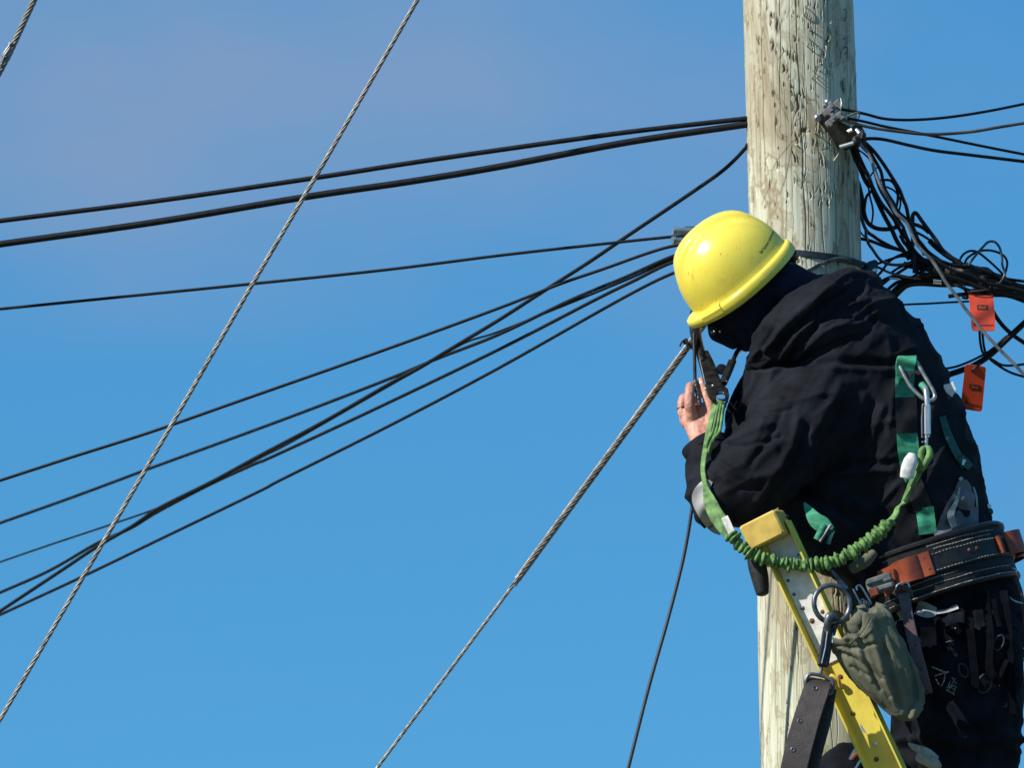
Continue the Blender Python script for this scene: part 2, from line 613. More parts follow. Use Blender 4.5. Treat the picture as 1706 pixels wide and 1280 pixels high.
def raw_object(name, co, fs, material, parent=None, smooth=True):
    org = wloc(parent) if parent is not None else Vector(co.mean(axis=0))
    me = bpy.data.meshes.new(name)
    me.from_pydata((co - np.array(org)).tolist(), [], fs)
    o = bpy.data.objects.new(name, me)
    COL.objects.link(o)
    if parent is not None:
        o.parent = parent
    else:
        o.location = org
    me.materials.append(material)
    if smooth:
        me.shade_smooth()
    return o


class Surf:
    """a surface things lie on"""
    def __init__(self, co, fs):
        self.t = BVHTree.FromPolygons([Vector(c) for c in co], fs)

    def hit(self, px, py, default=None):
        h = self.t.ray_cast(CAM, ray(px, py))
        if h[0] is None:
            return default
        return h[0]


def lie(mb, surf, centre, width, thick=0.003, lift=0.0015, n=6, cols=6, ydef=-0.5, wob=0.0):
    """a strip of cloth or webbing laid on a surface: centre line and widths measured in the photograph"""
    pts = catmull([Vector((a, b, 0)) for a, b in centre], n)
    ws = cat1(width, n) if isinstance(width, (list, tuple)) else [width] * len(pts)
    top, bot = [], []
    last = None
    for i, p in enumerate(pts):
        d = pts[min(i + 1, len(pts) - 1)] - pts[max(i - 1, 0)]
        d.normalize()
        q = Vector((-d.y, d.x, 0))
        row, rob = [], []
        for j in range(cols):
            s = (j / (cols - 1) - 0.5) * ws[i]
            x, y = p.x + q.x * s, p.y + q.y * s
            h = surf.hit(x, y)
            if h is None:
                h = P(x, y, last.y if last is not None else ydef)
            last = h
            r = ray(x, y)
            lf = lift + thick + wob * noise.noise(Vector((x * .05, y * .05, 3)))
            row.append(h - r * lf)
            rob.append(h + r * 0.004)
        top.append(row)
        bot.append(rob)
    rg = [t + list(reversed(b)) for t, b in zip(top, bot)]
    mb.rings(rg)
    return mb


def dashes(mb, path, dash, gap, w, nrm=None):
    """a line of thread stitches along a 3-D path"""
    acc, on, seg = 0.0, True, [path[0]]
    for a, b in zip(path, path[1:]):
        l = (b - a).length
        pos = 0.0
        while l - pos > 1e-9:
            need = (dash if on else gap) - acc
            st = min(need, l - pos)
            pos += st
            acc += st
            pt = a.lerp(b, pos / l)
            if on:
                seg.append(pt)
            if acc >= (dash if on else gap) - 1e-9:
                if on and len(seg) > 1:
                    mb.tube(seg, w, 4)
                on = not on
                acc = 0.0
                seg = [pt]
    if on and len(seg) > 1 and acc > dash * 0.3:
        mb.tube(seg, w, 4)
    return mb

# ------------------------------------------------------------------ ground
g = MB()
g.add([(-900, -900, 0), (900, -900, 0), (900, 900, 0), (-900, 900, 0)], [(0, 1, 2, 3)])
gm = mat('dry_grass_verge', (0.11, 0.11, 0.06), 0.95, var=0.3, scale=0.8, col2=(0.07, 0.075, 0.04), bump=0.5, bscale=30, bdist=0.03)
go = g.build('ground', gm, smooth=False)
go['kind'] = 'structure'
go['label'] = 'dry grass verge the pole and ladder stand on'

# ------------------------------------------------------------------ the pole
A0 = P(1327, 0, 0)
A1 = P(1359, 1000, 0)
pdir = (A1 - A0) / (A1.z - A0.z)


def pole_c(z):
    return A0 + pdir * (z - A0.z)


def pole_r(z):
    return 0.1290 + (A0.z - z) * 0.0042


ZT, ZB = A0.z + 0.35, P(853, 1280, 0).z - 0.12
base_pt = pole_c(0.0)
pole = thing('utility_pole', 'weathered grey-green wooden pole, scarred and stained, that the worker leans on', 'utility pole', base_pt)

NF, NB, NZ = 640, 100, 860
NA = NF + NB
th = np.concatenate([np.linspace(R(-200), R(20), NF, endpoint=False), np.linspace(R(20), R(160), NB, endpoint=False)])
zz = np.linspace(ZB, ZT, NZ)
TH, ZZ = np.meshgrid(th, zz)
RR = pole_r(ZZ)
# arc coordinate seen from the camera: s=0 faces the camera
SS = ((TH + np.pi / 2 + np.pi) % (2 * np.pi) - np.pi) * 0.13
disp = np.zeros_like(RR)
dark = np.zeros_like(RR)
knot = np.zeros_like(RR)
# broad unevenness
for k in range(26):
    a, ph, fz = rng.integers(1, 7), rng.uniform(0, 6.28), rng.uniform(0.3, 3)
    disp += 0.0006 * np.sin(a * TH + ph + fz * ZZ * 2)
# vertical drying checks, wandering slightly
for k in range(150):
    s0 = rng.uniform(-0.23, 0.23)
    z0 = rng.uniform(ZB, ZT)
    ln = rng.uniform(0.06, 0.8)
    w = rng.uniform(0.0004, 0.0011) * (1.7 if k % 9 == 0 else 1)
    wig = 0.004 * np.sin(ZZ * rng.uniform(3, 9) + rng.uniform(0, 6)) + 0.0012 * np.sin(ZZ * rng.uniform(30, 60) + rng.uniform(0, 6))
    u = np.abs(ZZ - z0) / (ln / 2)
    m = np.clip(1 - u ** 4, 0, 1)
    d = np.exp(-((SS - s0 - wig) / w) ** 2) * m * rng.uniform(0.35, 1)
    disp -= 0.0026 * d
    dark = np.maximum(dark, 0.62 * d)
# gaff and splinter scars: a torn slit with a raised pale lip
gz = lambda py: P(1330, py, 0).z
for k in range(420):
    s0 = rng.uniform(-0.20, 0.20)
    z0 = rng.uniform(ZB, ZT) if rng.random() < .45 else rng.uniform(gz(360), gz(0))
    big = k % 6 == 0
    hw = rng.uniform(0.0016, 0.0032) if big else rng.uniform(0.0007, 0.0017)
    hl = hw * rng.uniform(2.5, 6)
    sl = rng.uniform(-0.2, 0.2)
    bx = (np.abs(SS[0] - s0) < hw * 6 + abs(sl) * hl * 4)
    bz = (np.abs(zz - z0) < hl * 4)
    ii = np.ix_(bz, bx)
    x = (SS[ii] - s0 - sl * (ZZ[ii] - z0)) / hw
    y = (ZZ[ii] - z0) / hl
    x = x + 0.5 * np.sin(y * 3 + k)
    d = np.exp(-np.maximum(x * x, y * y * 0.9) ** 1.6)
    lip = np.exp(-((x - 1.9) ** 2 + (y * 0.8) ** 2))
    amt = rng.uniform(0.5, 1)
    disp[ii] += (-0.0055 * d + (0.0034 if big else .0016) * lip) * amt
    dark[ii] = np.maximum(dark[ii], np.clip(d * 1.3 - 0.1, 0, 1) * amt)
    knot[ii] = np.maximum(knot[ii], (0.5 if big else 0) * np.exp(-((x / 3.2) ** 2 + (y / 1.8) ** 2)))
# the knot with its whorl of rings
ks, kz = 0.0015, P(1328, 236, 0).z
def unroll(X, Y):
    px, py = 1220 + X / 3.555, Y / 3.555
    w = P(px, py, -0.12)
    c = pole_c(w.z)
    r = pole_r(w.z)
    return math.asin(max(-.98, min(.98, (w.x - c.x) / r))) * 0.13, w.z


TR = [[(280, 655), (262, 700), (260, 760), (280, 812), (325, 838)], [(290, 745), (284, 780), (300, 802), (330, 822)], [(350, 810), (368, 745), (400, 704), (421, 715), (416, 770), (390, 820), (362, 842)],
      [(352, 770), (368, 690), (400, 645), (431, 640), (444, 690), (440, 760), (415, 830), (385, 852), (350, 845)], [(362, 650), (375, 590), (410, 545), (442, 592), (500, 600), (524, 645)],
      [(335, 720), (300, 640), (285, 600), (250, 540), (236, 480)], [(330, 700), (310, 620), (270, 560)], [(345, 862), (300, 918), (270, 950), (250, 1000)], [(355, 872), (340, 960), (322, 1050), (290, 1150)],
      [(362, 865), (400, 910), (430, 892), (446, 855)], [(370, 1020), (410, 1080), (470, 1090), (490, 1145), (512, 1108)], [(240, 1000), (236, 1080), (180, 1190)], [(470, 830), (505, 850), (520, 890), (560, 880)], [(300, 320), (270, 380), (300, 560)]]
for tr_ in TR:
    pl = [unroll(*q) for q in tr_]
    pl = [(v.x, v.y) for v in catmull([Vector((q[0], q[1], 0)) for q in pl], 6)]
    zmin, zmax = min(q[1] for q in pl) - .01, max(q[1] for q in pl) + .01
    zi = np.nonzero((zz > zmin) & (zz < zmax))[0]
    si = np.nonzero(np.abs(SS[0]) < .2)[0]
    ii = np.ix_(zi, si)
    xs, ys = SS[ii], ZZ[ii]
    best = np.full(xs.shape, 9.0)
    for (x0, y0), (x1, y1) in zip(pl, pl[1:]):
        dx, dy = x1 - x0, y1 - y0
        t = np.clip(((xs - x0) * dx + (ys - y0) * dy) / (dx * dx + dy * dy + 1e-12), 0, 1)
        best = np.minimum(best, np.hypot(xs - x0 - t * dx, ys - y0 - t * dy))
    e = np.exp(-(best / .0013) ** 2)
    knot[ii] = np.maximum(knot[ii], np.maximum(.85 * e, .30 * np.exp(-(best / .005) ** 2)))
    disp[ii] -= .0009 * e
for (px, py, hx, hy_, am) in ((1328, 75, 9, 27, .8), (1352, 45, 13, 30, .6), (1288, 85, 6, 22, .6), (1276, 132, 7, 26, .5), (1346, 306, 15, 15, .75), (1288, 330, 8, 32, .55), (1362, 320, 6, 42, .6), (1395, 60, 7, 40, .5), (1290, 268, 8, 14, .5), (1364, 245, 7, 12, .7), (1300, 60, 5, 16, .4), (1380, 20, 12, 16, .5), (1272, 30, 5, 22, .4)):
    s0, z0 = unroll((px - 1220) * 3.555, py * 3.555)
    q = np.hypot((SS - s0) / (hx * SCL), (ZZ - z0) / (hy_ * SCL)) + 0.18 * np.sin(SS * 700 + px) * np.cos(ZZ * 160 + py) + .12 * np.sin(ZZ * 420 + SS * 300)
    body_ = 1 / (1 + np.exp((q - 1) * 9))
    rim_ = np.exp(-((q - 1.0) / .12) ** 2)
    knot = np.maximum(knot, am * np.maximum(.55 * body_, .8 * rim_))
x = SS - ks
y = ZZ - kz
core = np.exp(-(((x - .004) / 0.011) ** 2 + (y / 0.006) ** 2) ** 2)
disp -= 0.006 * core
dark = np.maximum(dark, core * 0.8)
core2 = np.exp(-(((x - .010) / 0.005) ** 2 + (y / 0.004) ** 2) ** 2)
disp += 0.005 * core2
dark = np.where(core2 > .3, dark * 0.2, dark)
knot = np.maximum(knot, core2 * .6)
RR = RR + disp
cx = np.array([pole_c(z).x for z in zz])[:, None]
cy = np.array([pole_c(z).y for z in zz])[:, None]
vx = cx + RR * np.cos(TH)
vy = cy + RR * np.sin(TH)
co = np.stack([vx, vy, ZZ], -1).reshape(-1, 3)
idx = np.arange(NZ * NA).reshape(NZ, NA)
a = idx[:-1]
b = np.roll(idx, -1, axis=1)[:-1]
c = np.roll(idx, -1, axis=1)[1:]
d = idx[1:]
fs = np.stack([a, b, c, d], -1).reshape(-1, 4)
me = bpy.data.meshes.new('pole_shaft')
me.vertices.add(len(co))
me.vertices.foreach_set('co', (co - np.array(base_pt)).reshape(-1))
me.loops.add(len(fs) * 4)
me.loops.foreach_set('vertex_index', fs.reshape(-1).astype(np.int32))
me.polygons.add(len(fs))
me.polygons.foreach_set('loop_start', np.arange(0, len(fs) * 4, 4, dtype=np.int32))
me.update(calc_edges=True)
me.materials.append(M['wood'])
me.shade_smooth()
trunk = bpy.data.objects.new('pole_shaft', me)
COL.objects.link(trunk)
trunk.parent = pole
for nm, arr in (('dark', dark), ('knot', knot)):
    at = trunk.data.attributes.new(nm, 'FLOAT', 'POINT')
    at.data.foreach_set('value', np.clip(arr, 0, 1).reshape(-1).astype(np.float32))
lo, hi = MB(), MB()
lo.rings([[pole_c(z) + Vector((math.cos(t), math.sin(t), 0)) * pole_r(z) for t in np.linspace(0, 2 * math.pi, 64, endpoint=False)] for z in np.linspace(-0.3, ZB + 0.004, 30)])
hi.rings([[pole_c(z) + Vector((math.cos(t), math.sin(t), 0)) * pole_r(z) for t in np.linspace(0, 2 * math.pi, 64, endpoint=False)] for z in np.linspace(ZT - 0.004, ZT + 3.2, 20)])
lo.build('pole_butt', M['wood'], pole)
hi.build('pole_top', M['wood'], pole)


def on_pole(px, py, lift=0.0):
    """point on the near face of the pole seen at a photograph point"""
    d = ray(px, py)
    t = (0 - CAM.y) / d.y
    p = CAM + d * t
    c, r = pole_c(p.z), pole_r(p.z) + lift
    o = Vector((CAM.x - c.x, CAM.y - c.y))
    dd = Vector((d.x, d.y))
    A_, B_, C_ = dd.dot(dd), 2 * o.dot(dd), o.dot(o) - r * r
    disc = B_ * B_ - 4 * A_ * C_
    if disc < 0:
        return p
    return CAM + d * ((-B_ - math.sqrt(disc)) / (2 * A_))


def pole_nrm(p):
    c = pole_c(p.z)
    return Vector((p.x - c.x, p.y - c.y, 0)).normalized()


# staples, nails and splinters left in the wood
for px, py, s in ((1373, 88, 1.4), (1362, 122, 1.0), (1405, 25, 1.2), (1404, 72, 1), (1407, 84, .7), (1354, 124, .8), (1346, 70, .9), (1341, 18, 1)):
    n = MB()
    p = on_pole(px, py)
    nr = pole_nrm(p)
    tg = Vector((-nr.y, nr.x, 0))
    up = Vector((0.12, 0, 1)).normalized()
    w, h = 0.006 * s, 0.011 * s
    n.tube(catmull([p - up * h - nr * .004, p - up * h + nr * 0.006, p + tg * .001 + nr * 0.008, p + up * h + nr * 0.006, p + up * h - nr * .004], 4), 0.0013, 6)
    n.build('staple', M['dull_steel'] if s < 1.3 else M['galv'], pole)
for px, py, dx, dy, ln in ((1362, 115, .35, -1, .034), (1368, 105, .6, .5, .02), (1419, 66, 1, .3, .012), (1383, 42, .1, -1, .016), (1400, 238, .1, -1, .03), (1358, 222, 0, -1, .03), (1390, 268, -.2, -1, .03), (1349, 50, .1, -1, .02), (1326, 240, -.4, .6, .014)):
    n = MB()
    p = on_pole(min(px, 1415), py)
    nr = pole_nrm(p)
    tg = Vector((-nr.y, nr.x, 0))
    tip = p + (tg * -dx + Vector((0, 0, -dy))) * ln * .6 + nr * ln * 0.45
    n.tube([p - nr * .002, p.lerp(tip, .5) + nr * .001, tip], [0.0022, 0.0017, 0.0003], 6)
    n.build('splinter', M['wood'], pole)

# steel band round the pole behind the hat, and the strand wrapped below it
cz = P(1337, 417, -0.13).z
c0 = pole_c(cz)
bd = MB()
rr_ = pole_r(cz) + 0.0045
path = []
for i in range(64):
    t = 2 * math.pi * i / 64
    path.append(Vector((c0.x + rr_ * math.cos(t), c0.y + rr_ * math.sin(t), cz - 0.014 * math.cos(t) + 0.010 * math.sin(t))))
bd.ribbon(path, 0.0155, 0.0035, wdir=Vector((0, 0, 1)), closed=True)
bo = bd.build('pole_band', M['band'], None, angle=30)
tag(bo, 'dark flat steel band strapped round the pole just behind the hard hat', 'metal band')
ws = MB()
pts = [on_pole(x, y, .006) for x, y in ((1300, 478), (1330, 460), (1353, 447), (1375, 437), (1396, 431), (1412, 432))]
e = P(1427, 436, -0.045)
pts += [e, P(1436, 438, 0.0), P(1447, 442, 0.02)]
ws.strand(catmull(pts, 10), 0.0046, 6, 0.05)
tag(ws.build('wrapped_strand', M['dull_steel']), 'twisted steel strand looped round the pole under the steel band', 'steel strand')

# ------------------------------------------------------------------ cables on the sky side
def ext(a, b, ln):
    return b + (b - a).normalized() * ln


def cable(name, pts, rpx, material, label, cat='cable', group=None, ends=(0, 0), n=6, k=10, down=None):
    """pts: (px, py, depth); ends: metres added beyond either end"""
    p = [P(*q) for q in pts]
    path = catmull(p, n)
    if ends[0]:
        path = [ext(path[1], path[0], ends[0])] + path
    if ends[1]:
        path = path + [ext(path[-2], path[-1], ends[1])]
    mb = MB()
    mb.tube(path, rpx * SCL, k)
    o = mb.build(name, material)
    tag(o, label, cat, group)
    return o


def run(pts, y0, y1):
    """give a run of measured points its depth, from y0 at the first to y1 at the last"""
    x0, x1 = pts[0][0], pts[-1][0]
    return [(x, y, y0 + (y1 - y0) * (x - x0) / (x1 - x0)) for x, y in pts]


GL = 'aerial cables running off to the next pole'
cable('aerial_cable', run([(1246, 197), (1238, 198), (1045, 220), (830, 250), (680, 272), (520, 297), (260, 335), (0, 368)], -0.02, 0.15), 4.3, M['cable'],
      'black cable meeting the pole highest, running just above a thicker black cable', 'cable', GL, (0, 5))
cable('aerial_cable', run([(1246, 206), (1238, 208), (1045, 237), (830, 278), (680, 303), (510, 328), (260, 370), (0, 407)], -0.02, 0.10), 5.8, M['cable'],
      'thickest of the straight black cables, second from the top on the pole', 'cable', GL, (0, 5))
cable('drop_wire', run([(1245, 392), (1160, 393), (1125, 394), (990, 408), (830, 426), (640, 450), (420, 473), (220, 493), (0, 515)], -0.02, 0.2), 2.6, M['cable'],
      'thin black wire held by the silver clamp behind the hard hat', 'wire', GL, (0, 5))
cable('drop_wire', run([(1246, 240), (1240, 249), (1208, 281), (1158, 317), (1044, 394), (981, 437), (906, 485), (830, 534), (765, 573), (702, 611), (652, 638), (541, 702), (430, 761), (353, 803), (265, 847), (222, 876), (161, 912), (101, 952), (0, 1019)], -0.02, 2.2), 3.4, M['cable'],
      'black cable dropping steeply from the pole across all the thinner wires', 'cable', GL, (0, 6))
cable('drop_wire', run([(1245, 404), (1180, 404), (1127, 409), (1082, 421), (1006, 448), (931, 474), (830, 514), (630, 587), (400, 668), (252, 720), (120, 762), (0, 801)], -0.02, 0.25), 2.7, M['cable'],
      'sharp black wire lying just below the clamped wire where both pass behind the hat', 'wire', GL, (0, 5))
cable('drop_wire', run([(1245, 412), (1180, 412), (1121, 427), (1044, 461), (951, 500), (830, 558), (728, 598), (652, 630), (526, 679), (400, 726), (252, 780), (126, 827), (0, 872)], 0.0, 2.6), 3.1, M['cable'],
      'blurred dark wire that crosses the steep cable and runs above the tangled pair', 'wire', GL, (0, 6))
cable('drop_wire', run([(1246, 418), (1185, 418), (1121, 432), (1052, 463), (950, 505), (830, 553), (773, 572), (702, 613), (652, 641), (541, 705), (476, 742), (430, 765), (353, 806), (265, 846), (186, 874), (90, 906), (0, 937)], 0.01, 2.6), 2.0, M['cable'],
      'thinnest black wire, parting from the tangled pair to run alone at the left', 'wire', GL, (0, 6))
cable('drop_wire', run([(1246, 424), (1185, 424), (1121, 437), (1052, 470), (991, 500), (830, 583), (614, 687), (450, 763), (430, 771), (353, 806), (265, 852), (217, 881), (161, 906), (83, 951), (0, 988)], 0.02, 2.4), 3.1, M['cable'],
      'dark wire twisting together with the steep cable at the lower left', 'wire', GL, (0, 6))
cable('drop_wire', run([(1247, 432), (1190, 434), (1122, 455), (1032, 500), (830, 614), (652, 708), (468, 800), (430, 820), (252, 906), (136, 962), (0, 1025)], 0.03, 2.0), 2.9, M['cable'],
      'lowest of the dark wires fanning out from behind the hard hat', 'wire', GL, (0, 6))

# bolted clamp behind the hat
cl = thing('wire_clamp', 'small bolted silver clamp peeking out behind the front of the hard hat', 'clamp', P(1150, 395, -0.06))
for py in (384.5, 400.5):
    m = MB()
    a, b = P(1121, py, -0.06), P(1175, py + 1, -0.03)
    m.tube([a, a.lerp(b, .5), b], 0.0085 if py < 390 else .0080, 14)
    m.tube([a - (b - a) * .01, a + (b - a) * .06], 0.0105, 6)
    m.build('clamp_bolt', M['steel'], cl, angle=30)
m = MB()
m.box(P(1158, 392, -0.035), 0.05, 0.012, 0.042, bev=.002)
m.build('clamp_plate', M['dull_steel'], cl)


def to_ground(pts, y, drop=True):
    p = [P(a_, b_, yy) for a_, b_, yy in pts]
    e = (p[-1] - p[-2]).normalized()
    t = (p[-1].z - 0.0) / max(1e-6, -e.z)
    return p, p[-1] + e * t


def dense(a, b, step):
    n = max(2, int((b - a).length / step))
    return [a.lerp(b, i / n) for i in range(n + 1)]


# thin guy strand crossing in front of all the cables
p, gnd = to_ground([(720, -43, -0.6), (695, 0, -0.6), (545, 262, -0.6), (419, 476, -0.6), (279, 720, -0.6), (93, 1040, -0.6), (0, 1200, -0.6)], 0)
gs = MB()
path = catmull(p, 1)
pth = []
for a, b in zip(path, path[1:]):
    pth += dense(a, b, 0.0045)[:-1]
pth.append(path[-1])
gs.strand(pth, 0.0054, 5, 0.10)
up_end = path[0] + (path[0] - path[1]).normalized() * 3.0
gs.tube([up_end, path[0]], 0.0044, 8)
gs.tube([path[-1], gnd], 0.0044, 8)
tag(gs.build('guy_strand', M['galv'], angle=60), 'long thin twisted steel strand slanting across in front of the cables', 'guy wire', 'steel guy strands')
# piece of a heavier strand at the corner, with the loose end of its grip
gs = MB()
a, b = P(75, -40, -0.5), P(14, 92, -0.5)
pth = dense(a, b, 0.004) + dense(b, P(-12, 140, -0.5), 0.004)[1:]
gs.strand(pth, 0.0078, 6, 0.085)
gs.tube([a + (a - b).normalized() * 3, a], 0.0065, 8)
gs.tube([pth[-1], pth[-1] + (pth[-1] - pth[-2]).normalized() * 6.2], 0.0045, 8)
for q, (ex, ey) in enumerate(((10, 96), (13, 88), (4, 104))):
    gs.tube(catmull([P(16 + q * 2, 70, -0.505 - .002 * q), P(ex + 3, (ey + 70) / 2, -0.508), P(ex - 6, ey + 4, -0.510)], 5), 0.0014, 6)
tag(gs.build('guy_strand', M['galv'], angle=60), 'short bit of heavy twisted strand cutting across the top corner of the sky', 'guy wire', 'steel guy strands')
# the gripped guy from the pole down to its anchor
gy = -0.14
gp = P(1248, 437, -0.04)
top, mid, low = P(1148, 575, gy + .05), P(862, 966, gy), P(630, 1278, gy)
e = (low - mid).normalized()
gnd = low + e * (low.z / -e.z)
root = thing('guy_strand', 'heavy twisted guy wire under the hand, its wrapped grip ending halfway down', 'guy wire', gnd, 'steel guy strands')
gs = MB()
gs.strand(dense(gp, top, .004) + dense(top, mid, .0045)[1:] + dense(mid, low, .0045)[1:], 0.0043, 5, 0.10)
gs.tube([low, gnd], 0.0037, 8)
gs.build('strand', M['galv'], root, angle=60)
gs = MB()
s_ = dense(gp, top, .0035) + dense(top, mid, .0035)[1:]
gs.strand(s_, 0.0084, 8, 0.13)
q0 = s_[-1]
for k, t in enumerate((0.0, 2.1, 4.2)):
    dirn = (s_[-1] - s_[-6]).normalized()
    sd = dirn.cross(Vector((0, 1, 0))).normalized()
    ofs = sd * (0.006 * math.cos(t)) + Vector((0, 1, 0)) * (0.006 * math.sin(t) - 0.002)
    gs.tube(catmull([q0 - dirn * .03 + ofs, q0 + ofs * .95 + dirn * .004, q0 + dirn * (.016 + .006 * k) + ofs * 1.15], 4), 0.0017, 6)
gs.build('wrapped_grip', M['galv'], root, angle=60)
gs = MB()
cpt = P(1148, 573, gy + .03)
dr = (mid - top).normalized()
a1 = dr.cross(Vector((0, 1, 0))).normalized()
gs.tube([cpt + (a1 * math.cos(t) + Vector((0, 1, 0)) * math.sin(t)) * .0125 + dr * .004 * math.sin(3 * t) for t in np.linspace(0, 2 * math.pi, 20, endpoint=False)], 0.0034, 8, closed=True)
gs.tube(catmull([cpt - a1 * .012 - dr * .004 + Vector((0, -.01, 0)), cpt - a1 * .016 + dr * .006, cpt - a1 * .014 + dr * .018], 4), 0.002, 6)
gs.tube(catmull([cpt + a1 * .012 + Vector((0, -.01, 0)), cpt + a1 * .02 + dr * .002, cpt + a1 * .03 - dr * .008], 4), 0.002, 6)
gs.build('tie_wire', M['black_metal'], root)
# smooth black cable hanging from behind the elbow
p, gnd = to_ground([(1165, 700, -0.25), (1157, 800, -0.25), (1153, 847, -0.25), (1139, 929, -0.25), (1113, 1032, -0.25), (1082, 1142, -0.25), (1047, 1280, -0.25)], 0)
gs = MB()
gs.tube(catmull(p, 6) + [gnd], 0.0042, 12)
tag(gs.build('hanging_cable', M['cable_gloss']), 'glossy black cable hanging down alone from behind the elbow', 'cable')

# ------------------------------------------------------------------ bracket with drop-wire clamps
br = thing('drop_wire_bracket', 'black bracket bolted to the pole, holding two grey wire clamps', 'bracket', on_pole(1372, 190))
m = MB()
o1 = [on_pole(1357, 196, .008), P(1372, 186, -.145), P(1390, 196, -.155), P(1436, 222, -.16), P(1437, 238, -.15), P(1404, 247, -.13), P(1393, 236, -.13)]
m.prism(o1, 0.03, (0.3, 1, 0), 0.002)
m.build('bracket_plate', M['black_metal'], br, smooth=False)
for px, py, ax, r, ln in ((1356, 195, (-.8, -.5, .1), .0085, .02), (1374, 168, (-.75, -.55, .25), .0075, .024), (1371, 175, (-.7, -.6, .2), .0055, .03)):
    m = MB()
    p = on_pole(px, py, .012)
    axv = Vector(ax).normalized()
    m.lathe(p - axv * ln, axv, [(r * .55, -.01), (r * .55, 0), (r, .001), (r, ln * .6), (r * .8, ln * .9), (r * .3, ln)], 14)
    m.build('bolt', M['steel'], br)
for px, py, sx in ((1386, 180, 1.0), (1389, 199, .9)):
    m = MB()
    c_ = P(px, py, -.175)
    e1 = (P(px + 22, py - 17, -.18) - c_).normalized()
    e2 = Vector((0, -1, 0))
    e3 = e1.cross(e2).normalized()
    m.box(c_, 0.050 * sx, 0.020, 0.014 * sx, (e1, e2, e3), .0015)
    m.box(c_ + e1 * .017 + e3 * .004, 0.012, 0.024, 0.022 * sx, (e1, e2, e3), .0015)
    m.box(c_ + e1 * .002 - e3 * .006, 0.010, 0.024, 0.016 * sx, (e1, e2, e3), .0015)
    m.box(c_ - e1 * .014 + e3 * .002, 0.008, 0.023, 0.018 * sx, (e1, e2, e3), .001)
    m.build('drop_wire_clamp', M['plastic_grey'], br, smooth=False)
m = MB()
m.tube(catmull([P(1401, 164, -.19), P(1402, 172, -.195), P(1401, 181, -.195), P(1401, 190, -.19)], 4), .0017, 6)
m.tube(catmull([P(1410, 194, -.19), P(1428, 187, -.185), P(1432, 189, -.18), P(1430, 199, -.18)], 4), .002, 6)
m.build('wire_bail', M['galv'], br)
m = MB()
for a_, b_ in (((1399, 245), (1422, 238)), ((1413, 219), (1420, 216)), ((1427, 216), (1432, 222))):
    p0, p1 = P(*a_, -.185), P(*b_, -.19)
    m.tube([p0, p1], .0048, 10)
m.build('cross_bolt', M['alu'], br, angle=30)
m = MB()
m.ball(P(1434, 226, -.16), .014, 10)
m.ball(P(1427, 234, -.165), .012, 10)
m.ball(P(1436, 236, -.15), .012, 10)
m.tube(catmull([P(1421, 214, -.17), P(1430, 211, -.17), P(1437, 220, -.17), P(1436, 231, -.17)], 5), .005, 8)
m.build('cable_tie_bunch', M['rubber'], br)

GR = 'service wires leaving the bracket towards the far side'
cable('service_wire', [(1396, 181, -.17), (1421, 185, -.17), (1443, 190, -.16), (1476, 198, -.14), (1522, 199.5, -.1), (1581, 195, -.05), (1646, 185, 0), (1706, 173, .05)], 2.5, M['cable'],
      'uppermost wire leaving the bracket, sagging then rising', 'wire', GR, (0, 4))
cable('service_wire', [(1396, 197, -.18), (1406, 200, -.18), (1445, 211, -.17), (1497, 219, -.13), (1548, 223.5, -.09), (1613, 220, -.04), (1668, 211, 0), (1706, 205, .03)], 2.7, M['cable_brown'],
      'weathered brown flat wire from the lower grey clamp of the bracket', 'wire', GR, (0, 4), k=8)
cable('service_wire', [(1412, 197, -.16), (1438, 202, -.15), (1476, 211, -.1), (1532, 222, -.04), (1572, 230, 0), (1635, 243, .06), (1706, 257, .12)], 2.4, M['cable'],
      'dark wire crossing behind the brown weathered wire', 'wire', GR, (0, 4))
cable('service_wire', [(1432, 234, -.16), (1443, 231, -.15), (1471, 232, -.12), (1515, 242, -.07), (1559, 251, -.02), (1624, 259, .04), (1706, 269, .1)], 2.9, M['cable'],
      'lowest and straightest of the wires leaving the bracket', 'wire', GR, (0, 4))

# ------------------------------------------------------------------ the tangle below the bracket
GT = 'black cables tangled between the bracket and the splice'
TL = 'one of many alike black cables tangled beside the pole'


def tangle(pts, r, y0, y1, label=None, m='cable', name='tangled_cable', n=6):
    pl = []
    k = len(pts) - 1
    for i, (x, y) in enumerate(pts):
        pl.append((x, y, y0 + (y1 - y0) * i / k))
    cable(name, pl, r * 1.12, M[m], label or TL, 'cable', GT, (0, 3.5 if pts[-1][0] > 1700 else 0), n, 8)


tangle([(1436, 232), (1441, 237), (1456, 252), (1471, 272), (1484, 292), (1498, 315), (1505, 333), (1510, 345), (1514, 364), (1522, 389), (1535, 406), (1548, 421), (1575, 440)], 2.9, -.15, .02, 'black cable arching outermost from the bracket down to the splice')
tangle([(1434, 232), (1445, 245), (1456, 264), (1467, 284), (1471, 301), (1476, 318), (1488, 337), (1496, 352), (1511, 366), (1522, 380), (1530, 400), (1540, 425)], 2.6, -.14, .0, 'black cable just inside the outermost arching one')
tangle([(1428, 230), (1437, 245), (1447, 256), (1455, 275), (1461, 294), (1469, 312), (1474, 321), (1485, 340), (1494, 356), (1511, 372), (1521, 394), (1528, 408), (1540, 421), (1552, 433), (1565, 452), (1577, 472), (1593, 493), (1604, 509), (1623, 533), (1642, 557), (1666, 583), (1687, 604), (1706, 624), (1740, 655)], 2.5, -.16, -.13, 'grey cable running down in front of the black tangle and past the orange tags', 'cable_grey')
tangle([(1420, 238), (1426, 252), (1436, 275), (1445, 290), (1452, 308), (1456, 322), (1463, 338), (1474, 361), (1485, 381), (1494, 401), (1504, 416), (1515, 432)], 3.4, -.10, .02, 'thickest black cable of the tangle, hugging the pole under the bracket')
